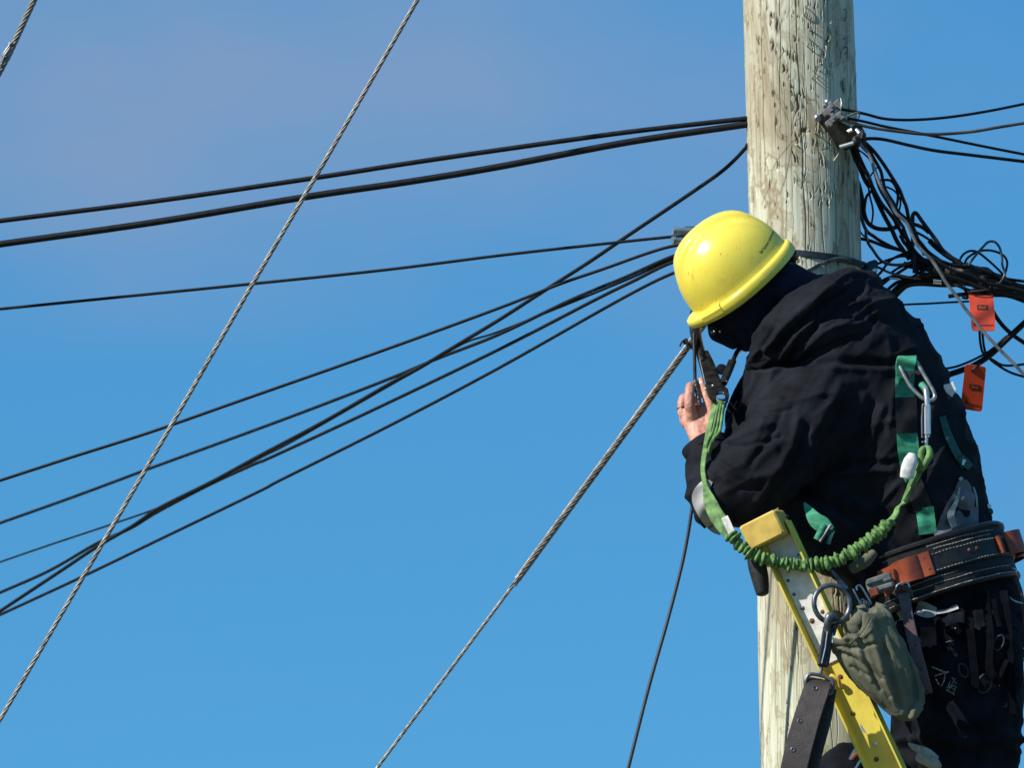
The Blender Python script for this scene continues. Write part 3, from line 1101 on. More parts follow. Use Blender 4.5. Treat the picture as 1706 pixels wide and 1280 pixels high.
tangle([(1424, 240), (1432, 262), (1442, 284), (1450, 303), (1457, 318), (1468, 338), (1481, 354), (1490, 366), (1496, 378), (1504, 389), (1512, 401), (1517, 419), (1522, 440)], 2.9, -.1, .03, 'black cable running beside the thickest one, then bending away towards the splice')
tangle([(1417, 240), (1424, 262), (1433, 281), (1441, 300), (1449, 312)], 3.3, -.09, -.05, 'short thick black cable end hugging the pole right under the bracket')
tangle([(1437, 238), (1450, 262), (1458, 290), (1466, 315), (1477, 334), (1486, 349), (1494, 362), (1506, 380)], 2.4, -.15, -.06, 'black cable hidden for most of its length behind the grey cable')
tangle([(1422, 296), (1429, 302), (1434, 319), (1438, 339), (1440, 356), (1446, 371), (1459, 380), (1476, 382), (1491, 379), (1500, 372)], 3.4, .0, .05, 'black cable bellying out low beside the pole in a wide U')
tangle([(1421, 306), (1427, 315), (1432, 333), (1433, 350), (1436, 366), (1442, 382), (1443, 394), (1447, 406), (1454, 416), (1463, 429), (1472, 437), (1486, 441), (1502, 441), (1519, 437)], 2.3, .0, .03, 'glossy black cable curling under the tangle beside the collar', 'cable_gloss')
tangle([(1420, 395), (1429, 397), (1449, 401), (1476, 411), (1504, 418), (1525, 428)], 2.6, .04, .03, 'black cable coming level from behind the pole at the band\'s height')
tangle([(1428, 330), (1433, 352), (1438, 372), (1445, 386), (1456, 394), (1466, 401), (1485, 411), (1502, 417)], 2.6, .02, .05, 'black cable leaving the pole steeply, then curving out above the level one')
tangle([(1447, 312), (1449, 326), (1453, 342), (1454.5, 356), (1452, 374)], 1.5, -.03, .0, 'very thin black wire hanging inside the wide U of cable')
tangle([(1452, 318), (1444, 327), (1441, 340), (1440, 352)], 2.2, -.02, .0, 'black cable hooking left from the thickest cable towards the pole')
tangle([(1467, 300), (1484, 301), (1494, 315), (1496, 328), (1494, 342), (1489, 360)], 2.1, -.1, -.04, 'black cable making a small arch under the outermost cable')
tangle([(1477, 311), (1490, 318), (1499, 330), (1500, 341), (1497, 353), (1492, 364)], 1.5, -.08, -.04, 'very thin black wire following the small arch on its outer side')
tangle([(1424, 247), (1434, 252), (1446, 262), (1453, 272), (1456, 281)], 1.4, -.11, -.1, 'very thin black wire bridging to the grey cable near the bracket')
tangle([(1447, 298), (1453, 289), (1461, 279)], 1.3, -.1, -.08, 'very thin black wire slanting up to the grey cable')
tangle([(1430, 380), (1436, 390), (1445, 398)], 1.3, .03, .04, 'very thin black wire curling at the pole above the level cable')
tangle([(1519, 420), (1521, 400), (1521, 384), (1520.5, 366), (1521, 358), (1526, 355), (1535, 367), (1546, 382), (1560, 401), (1570, 416), (1584, 428), (1600, 441)], 3.1, .02, .0, 'black cable bent into a tight hairpin peak above the splice')
tangle([(1512, 370), (1524, 374), (1537, 379), (1548, 388)], 3.0, .0, .01, 'black cable crossing inside the foot of the hairpin peak')
tangle([(1518, 384), (1527, 387), (1546, 398), (1568, 416), (1585, 432)], 2.0, .01, .02, 'thin black wire slanting down below the hairpin peak')
tangle([(1500, 392), (1507, 405), (1518, 415), (1528, 430), (1550, 440)], 2.8, .02, .02)
tangle([(1505, 380), (1512, 398), (1524, 418), (1540, 434)], 2.6, .02, .02)
tangle([(1494, 366), (1500, 385), (1505, 401), (1512, 412), (1520, 430)], 2.2, .03, .03)
tangle([(1447, 480), (1455, 467), (1469, 452), (1480, 437), (1495, 427), (1509, 423), (1530, 428)], 2.0, .05, .04, 'thin black wire rising from behind the collar across the others')
tangle([(1452, 492), (1460, 483), (1481, 465), (1504, 450), (1519, 442), (1540, 440)], 2.3, .06, .04)
tangle([(1448, 446), (1461, 440), (1486, 431), (1504, 427), (1524, 431)], 1.9, .04, .05, 'thin black wire arching from the teal clamp up to the splice')
tangle([(1446, 489), (1456, 477), (1470, 468), (1486, 461), (1505, 463), (1530, 461)], 2.3, .07, .06)
tangle([(1462, 500), (1470, 492), (1482, 480), (1496, 470), (1514, 466), (1540, 460)], 2.6, .08, .06)
tangle([(1484, 455), (1500, 445), (1520, 440), (1545, 445)], 2.0, .05, .05)
tangle([(1523, 425), (1523.5, 440), (1523, 455)], 2.7, .0, .0, 'short black cable stub pointing straight down from the cables')
tangle([(1524, 452), (1540, 458), (1560, 456), (1585, 462)], 3.0, .02, .02)
tangle([(1466, 514), (1478, 502), (1488, 488), (1500, 477), (1514, 470), (1533, 468), (1561, 469), (1590, 470)], 5.0, .09, .05, 'thick black cable bending out from behind the shoulder into the splice')
tangle([(1472, 520), (1485, 503), (1497, 488), (1512, 476), (1534, 473), (1570, 475), (1600, 474)], 3.6, .10, .06, 'black cable bending along the inside of the thick one at the shoulder')
tangle([(1510, 425), (1530, 432), (1550, 437), (1570, 445), (1595, 452)], 4.6, .03, .03)
tangle([(1505, 440), (1530, 446), (1555, 450), (1580, 458), (1600, 462)], 4.4, .05, .04)
tangle([(1520, 440), (1545, 443), (1570, 456), (1600, 466)], 4.6, .04, .04)
tangle([(1531, 458), (1560, 460), (1585, 467), (1605, 476)], 4.6, .05, .04)
tangle([(1548, 400), (1560, 412), (1578, 426), (1598, 438), (1612, 450)], 4.2, .02, .03, 'thick black cable running from the hairpin\'s outer leg into the splice')
tangle([(1520, 462), (1532, 454), (1546, 449)], 2.0, .03, .03)
tangle([(1430, 436), (1446, 441), (1462, 445), (1481, 454), (1500, 459), (1514, 462), (1534, 464)], 2.0, .03, .05, 'dull grey strand running from the pole into the splice under the tangle', 'dull_steel')
tangle([(1599, 436), (1600, 431), (1606, 423), (1617, 418), (1630, 421), (1649, 436), (1668, 454), (1679, 468), (1684, 478)], 1.8, .03, .02, 'thin black loop over the splice with its straight side sloping down')
tangle([(1606, 446), (1608, 437), (1613, 429), (1627, 420), (1642, 417), (1658, 419), (1672, 426), (1678, 437), (1676, 451), (1672, 462)], 1.8, .02, .0, 'thin black loop over the splice with the flat top')
tangle([(1612, 452), (1615, 440), (1626, 425), (1638, 411), (1647, 403), (1657, 403), (1665, 412), (1669, 427), (1670, 442), (1674, 454), (1672, 463), (1665, 473)], 1.9, .0, -.02, 'highest of the thin black loops standing over the splice', 'cable_gloss')
tangle([(1478, 516), (1496, 509), (1520, 507), (1546, 506), (1580, 504), (1618, 502), (1650, 498)], 1.6, .06, .06, 'thin black wire running level behind the upper orange tag')
tangle([(1535, 642), (1562, 632), (1585, 623), (1600, 618), (1623, 609), (1649, 592), (1677, 566), (1706, 539), (1760, 490)], 4.6, .10, .10, 'thick black cable rising behind the shoulder past the lower orange tag')
tangle([(1535, 618), (1563, 616), (1589, 612), (1607, 606), (1625, 598), (1650, 584), (1677, 560)], 1.8, .09, .085, 'thin wire joining the thick cable above the lower orange tag')
tangle([(1648, 500), (1652, 514), (1663, 533), (1680, 552), (1706, 571), (1750, 596)], 3.2, .08, .12, 'black cable dropping from the splice beside the upper orange tag')
tangle([(1630, 496), (1632, 520), (1632, 552), (1633.5, 573), (1639, 590), (1656, 601), (1673, 609), (1706, 607), (1750, 596)], 1.9, .09, .13, 'thin wire hanging behind the upper orange tag, swinging out and up')
tangle([(1636, 496), (1637, 520), (1637, 556), (1640.5, 583), (1649, 598), (1666, 611), (1684, 621), (1706, 628), (1750, 640)], 1.9, .11, .15, 'thin wire hanging behind the upper orange tag, swinging out and down')

tangle([(1548, 428), (1570, 436), (1596, 444), (1622, 446), (1652, 456), (1680, 470), (1715, 480)], 2.8, -.01, .0, 'black cable lying along the top edge of the splice')
tangle([(1555, 450), (1585, 462), (1610, 470), (1640, 482), (1670, 488), (1715, 498)], 3.4, -.03, -.01, 'black cable lying along the lower front of the splice')
tangle([(1562, 436), (1590, 452), (1615, 458), (1645, 472), (1675, 478), (1715, 488)], 2.6, -.035, -.02, 'black cable running down the middle of the splice face')
tangle([(1600, 478), (1625, 487), (1650, 492), (1680, 494), (1715, 506)], 2.4, -.02, .0, 'black cable sagging just under the splice')
tangle([(1640, 460), (1662, 462), (1684, 466), (1715, 470)], 2.4, .0, .01, 'black cable leaving the splice along its upper edge')
# teal clamp behind the collar and small bright connectors
cl = thing('strand_clamp', 'dark teal cable clamp half hidden behind the jacket collar by the pole', 'clamp', P(1446, 452, .03))
m = MB()
m.loft([(P(1438, 470, .04), .012, .012), (P(1443, 458, .03), .018, .016), (P(1452, 445, .03), .016, .016), (P(1459, 437, .03), .008, .01)], 12, 3)
m.build('clamp_body', M['teal'], cl)
m = MB()
m.box(P(1457, 451, .0), .013, .012, .009, (Vector((.9, 0, .3)), Vector((0, 1, 0)), Vector((-.3, 0, .9))), .0015)
m.build('clamp_bolt', M['alu'], cl)
for px, py, s, lab in ((1491, 465, 1.0, 'small bright wire connector lying on the cables nearest the collar'), (1563, 468.5, .9, 'bright metal crimp on the underside of the splice, upper of two'), (1563, 473, .9, 'bright metal crimp on the underside of the splice, lower of two')):
    m = MB()
    a, b = P(px - 7 * s, py - 1.2, .0), P(px + 6 * s, py, .0)
    m.tube(dense(a, b, .004), .0026 * s, 10)
    m.tube([a - (b - a) * .15, a], .0032 * s, 8)
    tag(m.build('wire_connector', M['alu'], angle=30), lab, 'connector', 'bright connectors on the cables')

# the taped splice
sp = thing('cable_splice', 'fat black taped cable splice carrying the upper orange tag', 'cable splice', P(1630, 462, .03))
m = MB()
pth = catmull([P(1545, 446, .04), P(1575, 450, .035), P(1600, 455, .03), P(1630, 463, .03), P(1660, 473, .03), P(1685, 482, .03), P(1720, 488, .05), P(1900, 520, .3), P(2600, 640, 1.2), P(6500, 1240, 6.0)], 6)
rd = [q * SCL for q in cat1([7, 12, 17, 20, 18, 14, 12, 12, 12, 12], 6)]
rd = [r * (1 + .16 * noise.noise(Vector((i * .33, 1, 2)))) for i, r in enumerate(rd)]
m.tube(pth, rd, 20)
m.build('taped_sleeve', M['rubber'], sp)
m = MB()
for i in range(5):
    t = (.14, .20, .31, .47, .56)[i]
    j = int(t * (len(pth) - 24))
    c_, r_ = pth[j], rd[j]
    T, N_, B_ = frames(pth)
    m.tube([c_ + (N_[j] * math.cos(q) + B_[j] * math.sin(q)) * (r_ + .0004) + T[j] * .004 * math.sin(q + i) for q in np.linspace(0, 2 * math.pi, 24, endpoint=False)], .0012, 6, closed=True)
m.build('tape_edge', M['cable'], sp)
m = MB()
m.tube(catmull([P(1590, 474, .0), P(1607, 482, -.01), P(1612, 496, .0), P(1604, 496, .02)], 4), .0035, 8)
m.tube(catmull([P(1580, 494, .0), P(1600, 491, .0), P(1640, 489, -.01), P(1665, 487, .02)], 4), .005, 8)
m.build('cable_tie', M['cable'], sp)


def text_on(parent, txt, px, py, h, xdir, ydir, nrm, material, lift=.0008, name='lettering', bold=.0):
    cu = bpy.data.curves.new('txt', 'FONT')
    cu.body = txt
    cu.size = 1.0
    cu.align_x = 'CENTER'
    cu.align_y = 'CENTER'
    cu.offset = bold
    ob = bpy.data.objects.new('txt', cu)
    COL.objects.link(ob)
    dg = bpy.context.evaluated_depsgraph_get()
    me = ob.evaluated_get(dg).to_mesh()
    v = [p.co.copy() for p in me.vertices]
    f = [tuple(q.vertices) for q in me.polygons]
    ob.evaluated_get(dg).to_mesh_clear()
    bpy.data.objects.remove(ob)
    bpy.data.curves.remove(cu)
    return v, f


def tagplate(label, corners, y, tilt, box, lines, dot):
    """a plastic marker tag: rounded plate, black logo box with letters, thin dark lines"""
    tl, tr, brr, bl = [P(a, b, yy) for (a, b), yy in zip(corners, tilt)]
    root = thing('cable_tag', label, 'cable tag', (tl + tr) / 2, 'orange marker tags on the cables')
    nrm = (tr - tl).cross(bl - tl).normalized()
    if nrm.y > 0:
        nrm = -nrm

    def uv(u, v):
        return tl.lerp(tr, u).lerp(bl.lerp(brr, u), v)
    rr, asp = .14, (bl - tl).length / (tr - tl).length
    out = []
    for cu, cv, a0 in ((1 - rr, rr / asp, -90), (1 - rr, 1 - rr / asp, 0), (rr, 1 - rr / asp, 90), (rr, rr / asp, 180)):
        for a in range(0, 91, 18):
            out.append(uv(cu + rr * math.cos(R(a0 + a)), cv + rr / asp * math.sin(R(a0 + a))))
    m = MB()
    m.prism(out, -.0028, nrm, 0)
    m.build('tag_plate', M['tag_orange'], root, smooth=False)
    u0, v0, u1, v1 = box
    q = MB()
    q.prism([uv(u0, v0) + nrm * .0004, uv(u1, v0) + nrm * .0004, uv(u1, v1) + nrm * .0004, uv(u0, v1) + nrm * .0004], .0005, nrm)
    lb = q.build('logo_box', M['print'], root, smooth=False)
    v, f = text_on(None, 'Bell', 0, 0, 1, None, None, None, None, bold=.02)
    hx = max(p.x for p in v) - min(p.x for p in v)
    hy = max(p.y for p in v) - min(p.y for p in v)
    mx, my = (max(p.x for p in v) + min(p.x for p in v)) / 2, (max(p.y for p in v) + min(p.y for p in v)) / 2
    t = MB()
    t.add([uv((u0 + u1) / 2 + (p.x - mx) / hx * (u1 - u0) * .68, (v0 + v1) / 2 - (p.y - my) / hy * (v1 - v0) * .62) + nrm * .0010 for p in v], f)
    t.build('lettering', M['tag_orange'], lb, smooth=False)
    q = MB()
    for (a0, b0, a1, b1) in lines:
        q.prism([uv(a0, b0) + nrm * .0004, uv(a1, b0) + nrm * .0004, uv(a1, b1) + nrm * .0004, uv(a0, b1) + nrm * .0004], .0004, nrm)  # thin dark bar low on the plate
    for (a0, b0, rad) in dot:
        q.lathe(uv(a0, b0) + nrm * .0002, nrm, [(rad, 0), (rad, .0006), (0, .0006)], 14)
    q.build('tag_mark', M['print'], root, smooth=False)
    return root, uv, nrm


r1, uv1, n1 = tagplate('bright orange marker tag hanging from the splice, fully in the sun', [(1613, 481), (1654, 481), (1659, 551), (1619, 551)], 0, (-.01, -.01, -.035, -.035), (.30, .39, .74, .505), [(.40, .865, .92, .885)], [(.16, .85, .0035)])
r2, uv2, n2 = tagplate('orange marker tag lower down on the thick cable, half in shade', [(1608, 607), (1643, 612), (1636, 687), (1600, 681)], 0, (.0, .0, .05, .05), (.31, .415, .80, .525), [(.24, .86, .86, .875)], [(.22, .83, .003)])
m = MB()
m.tube(catmull([P(1616, 486, -.02), P(1630, 484.5, -.024), P(1648, 482, -.022), P(1650, 474, .0)], 5), .0014, 6)
m.build('wire_loop', M['dull_steel'], r1)
m = MB()
m.tube([P(1626, 611, -.01) + Vector((.012 * math.cos(t), .02 * math.sin(t) + .03, .01 * math.cos(t))) for t in np.linspace(0, 2 * math.pi, 16, endpoint=False)], .0025, 6, closed=True)
m.box(P(1618, 614, .03), .03, .02, .016, bev=.003)
m.build('tag_tie', M['cable'], r2)

# ------------------------------------------------------------------ ladder
LY = -0.675
lx = (P(1424, 1155, LY) - P(1324, 940, LY))
LAD = lx.normalized()                     # down the rail
r0 = P(1288, 872, LY)                     # top of the near rail, web centre line
dz = (r0.z - 0.03) / -LAD.z
YAW = R(20)
LW0 = LAD.cross(Vector((0, 1, 0))).normalized()
if LW0.x < 0:
    LW0 = -LW0
LN0 = Vector((0, -1, 0))
LW = (LW0 * math.cos(YAW) + LN0 * -math.sin(YAW) * -1 * 0 + LW0 * 0).normalized()
LW = (LW0 * math.cos(YAW) + Vector((0, 1, 0)) * -math.sin(YAW)).normalized()   # across the web, right edge nearer the viewer
LN = LAD.cross(LW).normalized()
if LN.y > 0:
    LN = -LN
foot = r0 + LAD * dz
lad = thing('ladder', 'yellow fibreglass ladder leaning on the pole in front of the worker', 'ladder', foot)


def lad_pt(s, w=0.0, h=0.0, far=False):
    p = r0 + LAD * s + LW * w + LN * h
    return p + Vector((0.034, 0.40, 0)) if far else p


HW, FD, TH = 0.040, 0.034, 0.0042
for far in (False, True):
    m = MB()
    prof = [(-HW, FD), (-HW + TH, FD), (-HW + TH, 0.006), (-HW + TH + .003, 0.0), (HW - TH - .003, 0), (HW - TH, .006), (HW - TH, FD), (HW, FD), (HW, -TH), (-HW, -TH)]
    s1 = -1 if far else 1
    m.rings([[lad_pt(s, a, b if not far else -b, far) for a, b in prof] for s in (0.012, 0.3, 0.6, 1.0, 2.0, dz)])
    m.build('side_rail', M['frp'], lad, smooth=False)
for i in range(9):
    s = 0.20 + i * 0.305
    if s > dz - .1:
        break
    m = MB()
    a, b = lad_pt(s, 0, -.003), lad_pt(s, 0, .003, True)
    m.tube(dense(a, b, .05), .017, 14)
    m.build('rung', M['alu'], lad)
m = MB()
c_ = P(1281, 884, LY) + LN * .018
m.box(c_, .091, .060, .082, (LW, LAD, LN), .004)
m.build('rail_cap', M['frp_cap'], lad, smooth=False)
m = MB()
m.rivet(P(1309, 862, LY - .034) + LW * .004, LW * .8 + LN * .6, .005)
m.build('rivet', M['black_metal'], lad)
m = MB()
c_ = (lad_pt(.012, 0, 0) - LAD * .018) + Vector((.034, .42, 0))
m.box(c_, .088, .058, .066, (LW, LAD, LN), .004)
m.build('rail_cap', M['frp_cap'], lad, smooth=False)
# scuffed white plate inside the channel
m = MB()
m.box(lad_pt(.185, .001, .0025), .068, .315, .004, (LW, LAD, LN), .0012)
m.build('end_plate', M['alu_white'], lad, smooth=False)


def on_web(px, py, h=.0045):
    d = ray(px, py)
    o = r0 + LN * h
    t = (o - CAM).dot(LN) / d.dot(LN)
    return CAM + d * t


for px, py, mt, r in ((1323, 991, 'dull_steel', .0042), (1337, 1014, 'dull_steel', .0052), (1344, 1039, 'hole', .0048), (1352.6, 1035, 'rust', .0062), (1370, 1020, 'rust', .005), (1313, 968, 'dull_steel', .0042),
                      (1330, 925, 'dull_steel', .003), (1478, 1226, 'alu', .0058), (1459, 1241, 'alu', .0058), (1503, 1274, 'alu', .0056), (1421, 1190, 'rust', .0052), (1460, 1266, 'rust', .0058), (1400, 1128, 'rust', .0055)):
    m = MB()
    m.rivet(on_web(px, py, .0045 if py < 1080 else .0005), LN, r, .5 if mt != 'hole' else .1)  # hole disc and some rust heads stand in for shaded bolt holes
    m.build('rivet', M[mt], lad)
# rubber pole grip hanging at the rail top
m = MB()
m.loft([(P(1257, 915, LY + .03), .017, .02), (P(1261, 940, LY + .03), .021, .024), (P(1267, 968, LY + .03), .019, .022), (P(1270, 988, LY + .03), .015, .02)], 16, 4)
m.build('rubber_grip', M['rubber'], lad)
m = MB()
m.tube(catmull([lad_pt(.38, -.028, .010), lad_pt(.37, -.022, .018), lad_pt(.385, -.012, .018), lad_pt(.40, -.016, .010)], 5), .0045, 10)
m.build('rope_hook', M['frp_cap'], lad)

# dark bag hanging behind the rail
bag = thing('hanging_bag', 'round black bag with teal trim hanging against the pole behind the ladder', 'bag', P(1410, 1300, -.33))
m = MB()
m.loft([(P(1425, 1253, -.32), .045, .03), (P(1415, 1285, -.32), .075, .06), (P(1405, 1340, -.32), .085, .07), (P(1402, 1395, -.32), .07, .06)], 28, 5)
m.build('bag_body', M['trouser'], bag)
m = MB()
m.tube(catmull([P(1418, 1268, -.385), P(1427, 1252, -.385), P(1438, 1248, -.37), P(1446, 1256, -.35)], 5), .007, 8)
m.tube(catmull([P(1425, 1285, -.395), P(1436, 1268, -.39), P(1448, 1262, -.37)], 5), .005, 8)
m.build('trim_cord', M['teal'], bag)
m = MB()
m.tube(catmull([P(1419, 1266, -.393), P(1425, 1259, -.393), P(1431, 1256, -.392)], 4), .0045, 8, flat=.6)
m.build('zip_pull', M['leather_tan'], bag)

# ------------------------------------------------------------------ the worker
s_ = SCL
WY = -0.36
feet = P(1655, 1655, -.34)
man = thing('person', 'worker in black hooded jacket and trousers, masked, bent over the guy wire on the ladder', 'person', feet)

# hat frame
HC = P(1235, 472, -0.42)
ROLL = R(16)
f3 = Vector((-.74, 0, -.67)).normalized()
u3 = Vector((-.67, 0, .74)).normalized()
HU = (u3 * math.cos(ROLL) + Vector((0, -1, 0)) * math.sin(ROLL)).normalized()
HF = (f3 - HU * f3.dot(HU)).normalized()
HS = HF.cross(HU).normalized()            # the worker's right or left; made to point towards the viewer
if HS.y > 0:
    HS = -HS


def H(f, s, u):
    return HC + (HF * f + HS * s + HU * u) * s_


def J(x, y, d, rw, rd):
    return (P(x, y, d), rw * s_, rd)


# ---- body: one continuous surface, hands included
bb = MB()
bb.loft([J(1592, 1020, WY, 78, .11), J(1556, 950, WY, 80, .12), J(1500, 820, WY, 90, .13), J(1445, 700, WY, 100, .15), J(1400, 610, WY, 94, .15), J(1360, 550, WY, 58, .08), J(1322, 515, -.38, 46, .062), J(1292, 498, -.41, 44, .06)], 32, 4)
# head with a face
bb.rings([[H(cf + a * math.cos(t), b * math.sin(t), u) for t in np.linspace(0, 2 * math.pi, 28, endpoint=False)] for u, cf, a, b in ((-92, 32, 22, 20), (-86, 28, 38, 34), (-70, 20, 50, 44), (-50, 10, 62, 50), (-25, 2, 72, 56), (0, 0, 76, 60), (30, -2, 76, 60), (60, -4, 62, 52), (80, -6, 36, 32), (86, -6, 12, 10))])
bb.loft([(H(72, 0, -10), 7 * s_, 7 * s_), (H(82, 0, -28), 10 * s_, 10 * s_), (H(78, 0, -36), 11 * s_, 11 * s_)], 12, 3)
for sd in (-1, 1):
    bb.ball(H(-4, sd * 50, -20), 11 * s_, 10)
# near (left) arm
bb.loft([J(1400, 640, -.47, 52, .070), J(1340, 695, -.52, 44, .058), J(1270, 770, -.56, 40, .050), J(1212, 832, -.575, 36, .044)], 20, 4)
bb.loft([J(1212, 832, -.575, 36, .044), J(1192, 800, -.545, 28, .034), J(1180, 768, -.52, 21, .027), J(1172, 742, -.50, 19, .025)], 20, 4)
# far (right) arm reaching round
bb.loft([J(1400, 640, -.25, 50, .066), J(1345, 725, -.26, 42, .048), J(1292, 785, -.29, 34, .04)], 20, 4)
bb.loft([J(1292, 785, -.29, 34, .04), J(1245, 798, -.35, 27, .032), J(1205, 798, -.41, 20, .025)], 20, 4)
# legs
for dy, k1, k2 in ((-.115, (1612, 1300), (1668, 1610)), (.10, (1560, 1320), (1650, 1600))):
    bb.loft([J(1596, 1040, WY + dy * .8, 52, .07), J((1596 + k1[0]) / 2, 1160, WY + dy, 50, .066), J(k1[0], k1[1], WY + dy, 42, .055), J((k1[0] + k2[0]) / 2, (k1[1] + k2[1]) / 2, WY + dy, 40, .055), J(k2[0], k2[1], WY + dy, 28, .036)], 20, 4)
# near hand closing round a tool: palm, thumb up one side, four curled fingers
bb.loft([J(1172, 742, -.50, 20, .024), J(1170, 722, -.485, 24, .021), J(1166, 700, -.47, 29, .019), J(1159, 682, -.46, 25, .017)], 18, 4)


def finger(pts, r):
    bb.tube(catmull([P(*q) for q in pts], 5), [q * s_ for q in cat1(r, 5)], 12)
    bb.ball(P(*pts[-1]), r[-1] * s_ * 1.02, 10)
    bb.ball(P(*pts[0]), r[0] * s_, 10)


finger([(1153, 694, -.484), (1149, 674, -.492), (1149, 651, -.490), (1152, 644, -.474), (1160, 647, -.452), (1168, 658, -.445)], [9.5, 8.8, 8.2, 8.0, 7.4, 6.6])
finger([(1145, 699, -.460), (1137, 684, -.455), (1138, 666, -.447), (1148, 663, -.430), (1160, 670, -.424)], [9.2, 8.4, 8.0, 7.6, 6.8])
finger([(1144, 706, -.440), (1138, 695, -.432), (1141, 681, -.420), (1152, 679, -.410), (1162, 684, -.408)], [8.6, 7.8, 7.4, 7.0, 6.4])
finger([(1150, 710, -.432), (1148, 700, -.424), (1151, 690, -.414), (1158, 690, -.408)], [7.6, 6.8, 6.4, 5.8])
finger([(1186, 722, -.490), (1190, 704, -.492), (1186, 684, -.488), (1179, 664, -.482), (1172, 646, -.474), (1168, 634, -.470)], [11.5, 11.5, 9.6, 8.8, 7.6, 5.8])
# far hand, half closed, behind the near sleeve
bb.loft([J(1205, 798, -.41, 20, .022), J(1190, 790, -.43, 23, .017), J(1180, 780, -.44, 20, .015)], 16, 4)
for k in range(4):
    finger([(1178, 782 - 5 * k, -.44 + .010 * k), (1170, 772 - 5 * k, -.44 + .010 * k), (1168, 764 - 4 * k, -.43 + .010 * k), (1174, 762 - 4 * k, -.415 + .010 * k)], [6.5, 6.2, 5.8, 5.2])
finger([(1196, 782, -.45), (1188, 768, -.455), (1182, 760, -.455)], [8, 7.2, 6])
co, nr, fs = fuse(bb, 0.0034, 3, .5)
# tendons and knuckle creases on the back of the near hand
hc = np.array(P(1165, 690, -.47))
for i in np.nonzero(np.linalg.norm(co - hc, axis=1) < .085)[0]:
    p = Vector(co[i])
    co[i] += nr[i] * (0.0009 * noise.noise(p * 160) + 0.0012 * noise.noise(Vector((p.x * 190, p.y * 60, p.z * 45))))
raw_object('body', co, fs, M['skin'], man)
m = MB()
for c_, dd in (((1168, 638, -.4785), .0055),):
    m.lathe(P(*c_), (-.35, -.9, .2), [(.0001, -.001), (.0052, -.001), (.0048, .0012), (.0001, .0018)], 12)
m.build('thumb_nail', M['nail'], man)
m = MB()
ring_c = P(1138, 680, -.452)
m.tube([ring_c + Vector((math.cos(t) * .0126, math.sin(t) * .0126, .003 * math.cos(t))) for t in np.linspace(0, 2 * math.pi, 20, endpoint=False)], .0022, 6, closed=True)
m.build('finger_ring', M['black_metal'], man)

# ---- balaclava over head and neck
bk = MB()
bk.rings([[H(cf + a * math.cos(t), b * math.sin(t), u) for t in np.linspace(0, 2 * math.pi, 32, endpoint=False)] for u, cf, a, b in ((-97, 28, 26, 24), (-88, 24, 46, 40), (-70, 16, 56, 50), (-50, 8, 67, 56), (-25, 0, 78, 62), (0, -2, 83, 66), (20, -3, 83, 66), (30, -3, 78, 62))])
bk.loft([(H(74, 0, -12), 9 * s_, 9 * s_), (H(84, 0, -30), 13 * s_, 13 * s_), (H(80, 0, -40), 15 * s_, 15 * s_), (H(66, 0, -62), 18 * s_, 22 * s_)], 14, 3)
bk.loft([J(1275, 470, -.42, 50, .075), J(1302, 488, -.41, 52, .08), J(1345, 512, -.39, 54, .085), J(1385, 545, -.38, 60, .09)], 24, 4)
co, nr, fs = fuse(bk, 0.0042, 5, .5)
for i in range(len(co)):
    p = Vector(co[i])
    co[i] += nr[i] * (.0025 * noise.noise(p * 22) + .0022 * (1 - abs(noise.noise(Vector((p.x * 30 + p.z * 34, p.y * 16, p.z * 12 - p.x * 12)))) * 2))
raw_object('face_mask', co, fs, M['mask'], man)

# ---- jacket
jk = MB()
jk.loft([J(1561, 972, WY, 110, .172), J(1546, 925, WY, 112, .178), J(1520, 860, WY, 122, .192), J(1489, 790, WY, 143, .205), J(1440, 695, WY, 150, .215), J(1402, 610, WY, 146, .215), J(1364, 552, WY - .01, 112, .165), J(1338, 525, WY - .02, 80, .115)], 48, 5)
jk.loft([J(1425, 620, -.46, 88, .112), J(1372, 668, -.505, 82, .104), J(1322, 722, -.54, 76, .092), J(1268, 778, -.565, 70, .080), J(1224, 820, -.575, 60, .070), J(1204, 838, -.575, 52, .062)], 28, 5)
jk.loft([J(1206, 840, -.575, 54, .062), J(1190, 812, -.56, 46, .056), J(1182, 782, -.535, 39, .050), J(1181, 757, -.512, 37, .046)], 28, 4)
jk.loft([J(1182, 762, -.52, 37, .047), J(1177, 751, -.508, 35, .042)], 28, 3)
jk.loft([J(1415, 640, -.26, 84, .095), J(1345, 725, -.26, 62, .066), J(1292, 785, -.29, 52, .055)], 28, 4)
jk.loft([J(1292, 785, -.29, 52, .055), J(1245, 800, -.35, 40, .042), J(1205, 800, -.41, 34, .036)], 24, 4)
jk.loft([J(1325, 590, -.42, 70, .09), J(1302, 650, -.44, 64, .10), J(1300, 725, -.43, 66, .10)], 28, 4)
jk.loft([J(1425, 770, -.40, 118, .14), J(1412, 850, -.40, 112, .135), J(1462, 915, -.40, 84, .135), J(1490, 975, -.39, 66, .13)], 32, 5)
jk.loft([J(1232, 705, -.43, 24, .045), J(1240, 735, -.45, 34, .055), J(1256, 780, -.47, 42, .06)], 24, 4)
jco, jnr, jfs = fuse(jk, 0.0050, 9, .5)


def seg_dist(p, poly):
    best, bt = 1e9, 0
    for i in range(len(poly) - 1):
        a, b = poly[i], poly[i + 1]
        ab = b - a
        t = np.clip(((p - a) @ ab) / (ab @ ab), 0, 1)
        d = np.linalg.norm(p - (a + t[:, None] * ab), axis=1)
        if i == 0:
            best = d
        else:
            best = np.minimum(best, d)
    return best


def px_of(co):
    """photograph coordinates of world points, to place folds where they were measured"""
    q = co - np.array(CAM)
    fz = q @ np.array(_F)
    return np.stack([853 + (q @ np.array(_X)) / fz / _K, 640 - (q @ np.array(_U)) / fz / _K], -1)


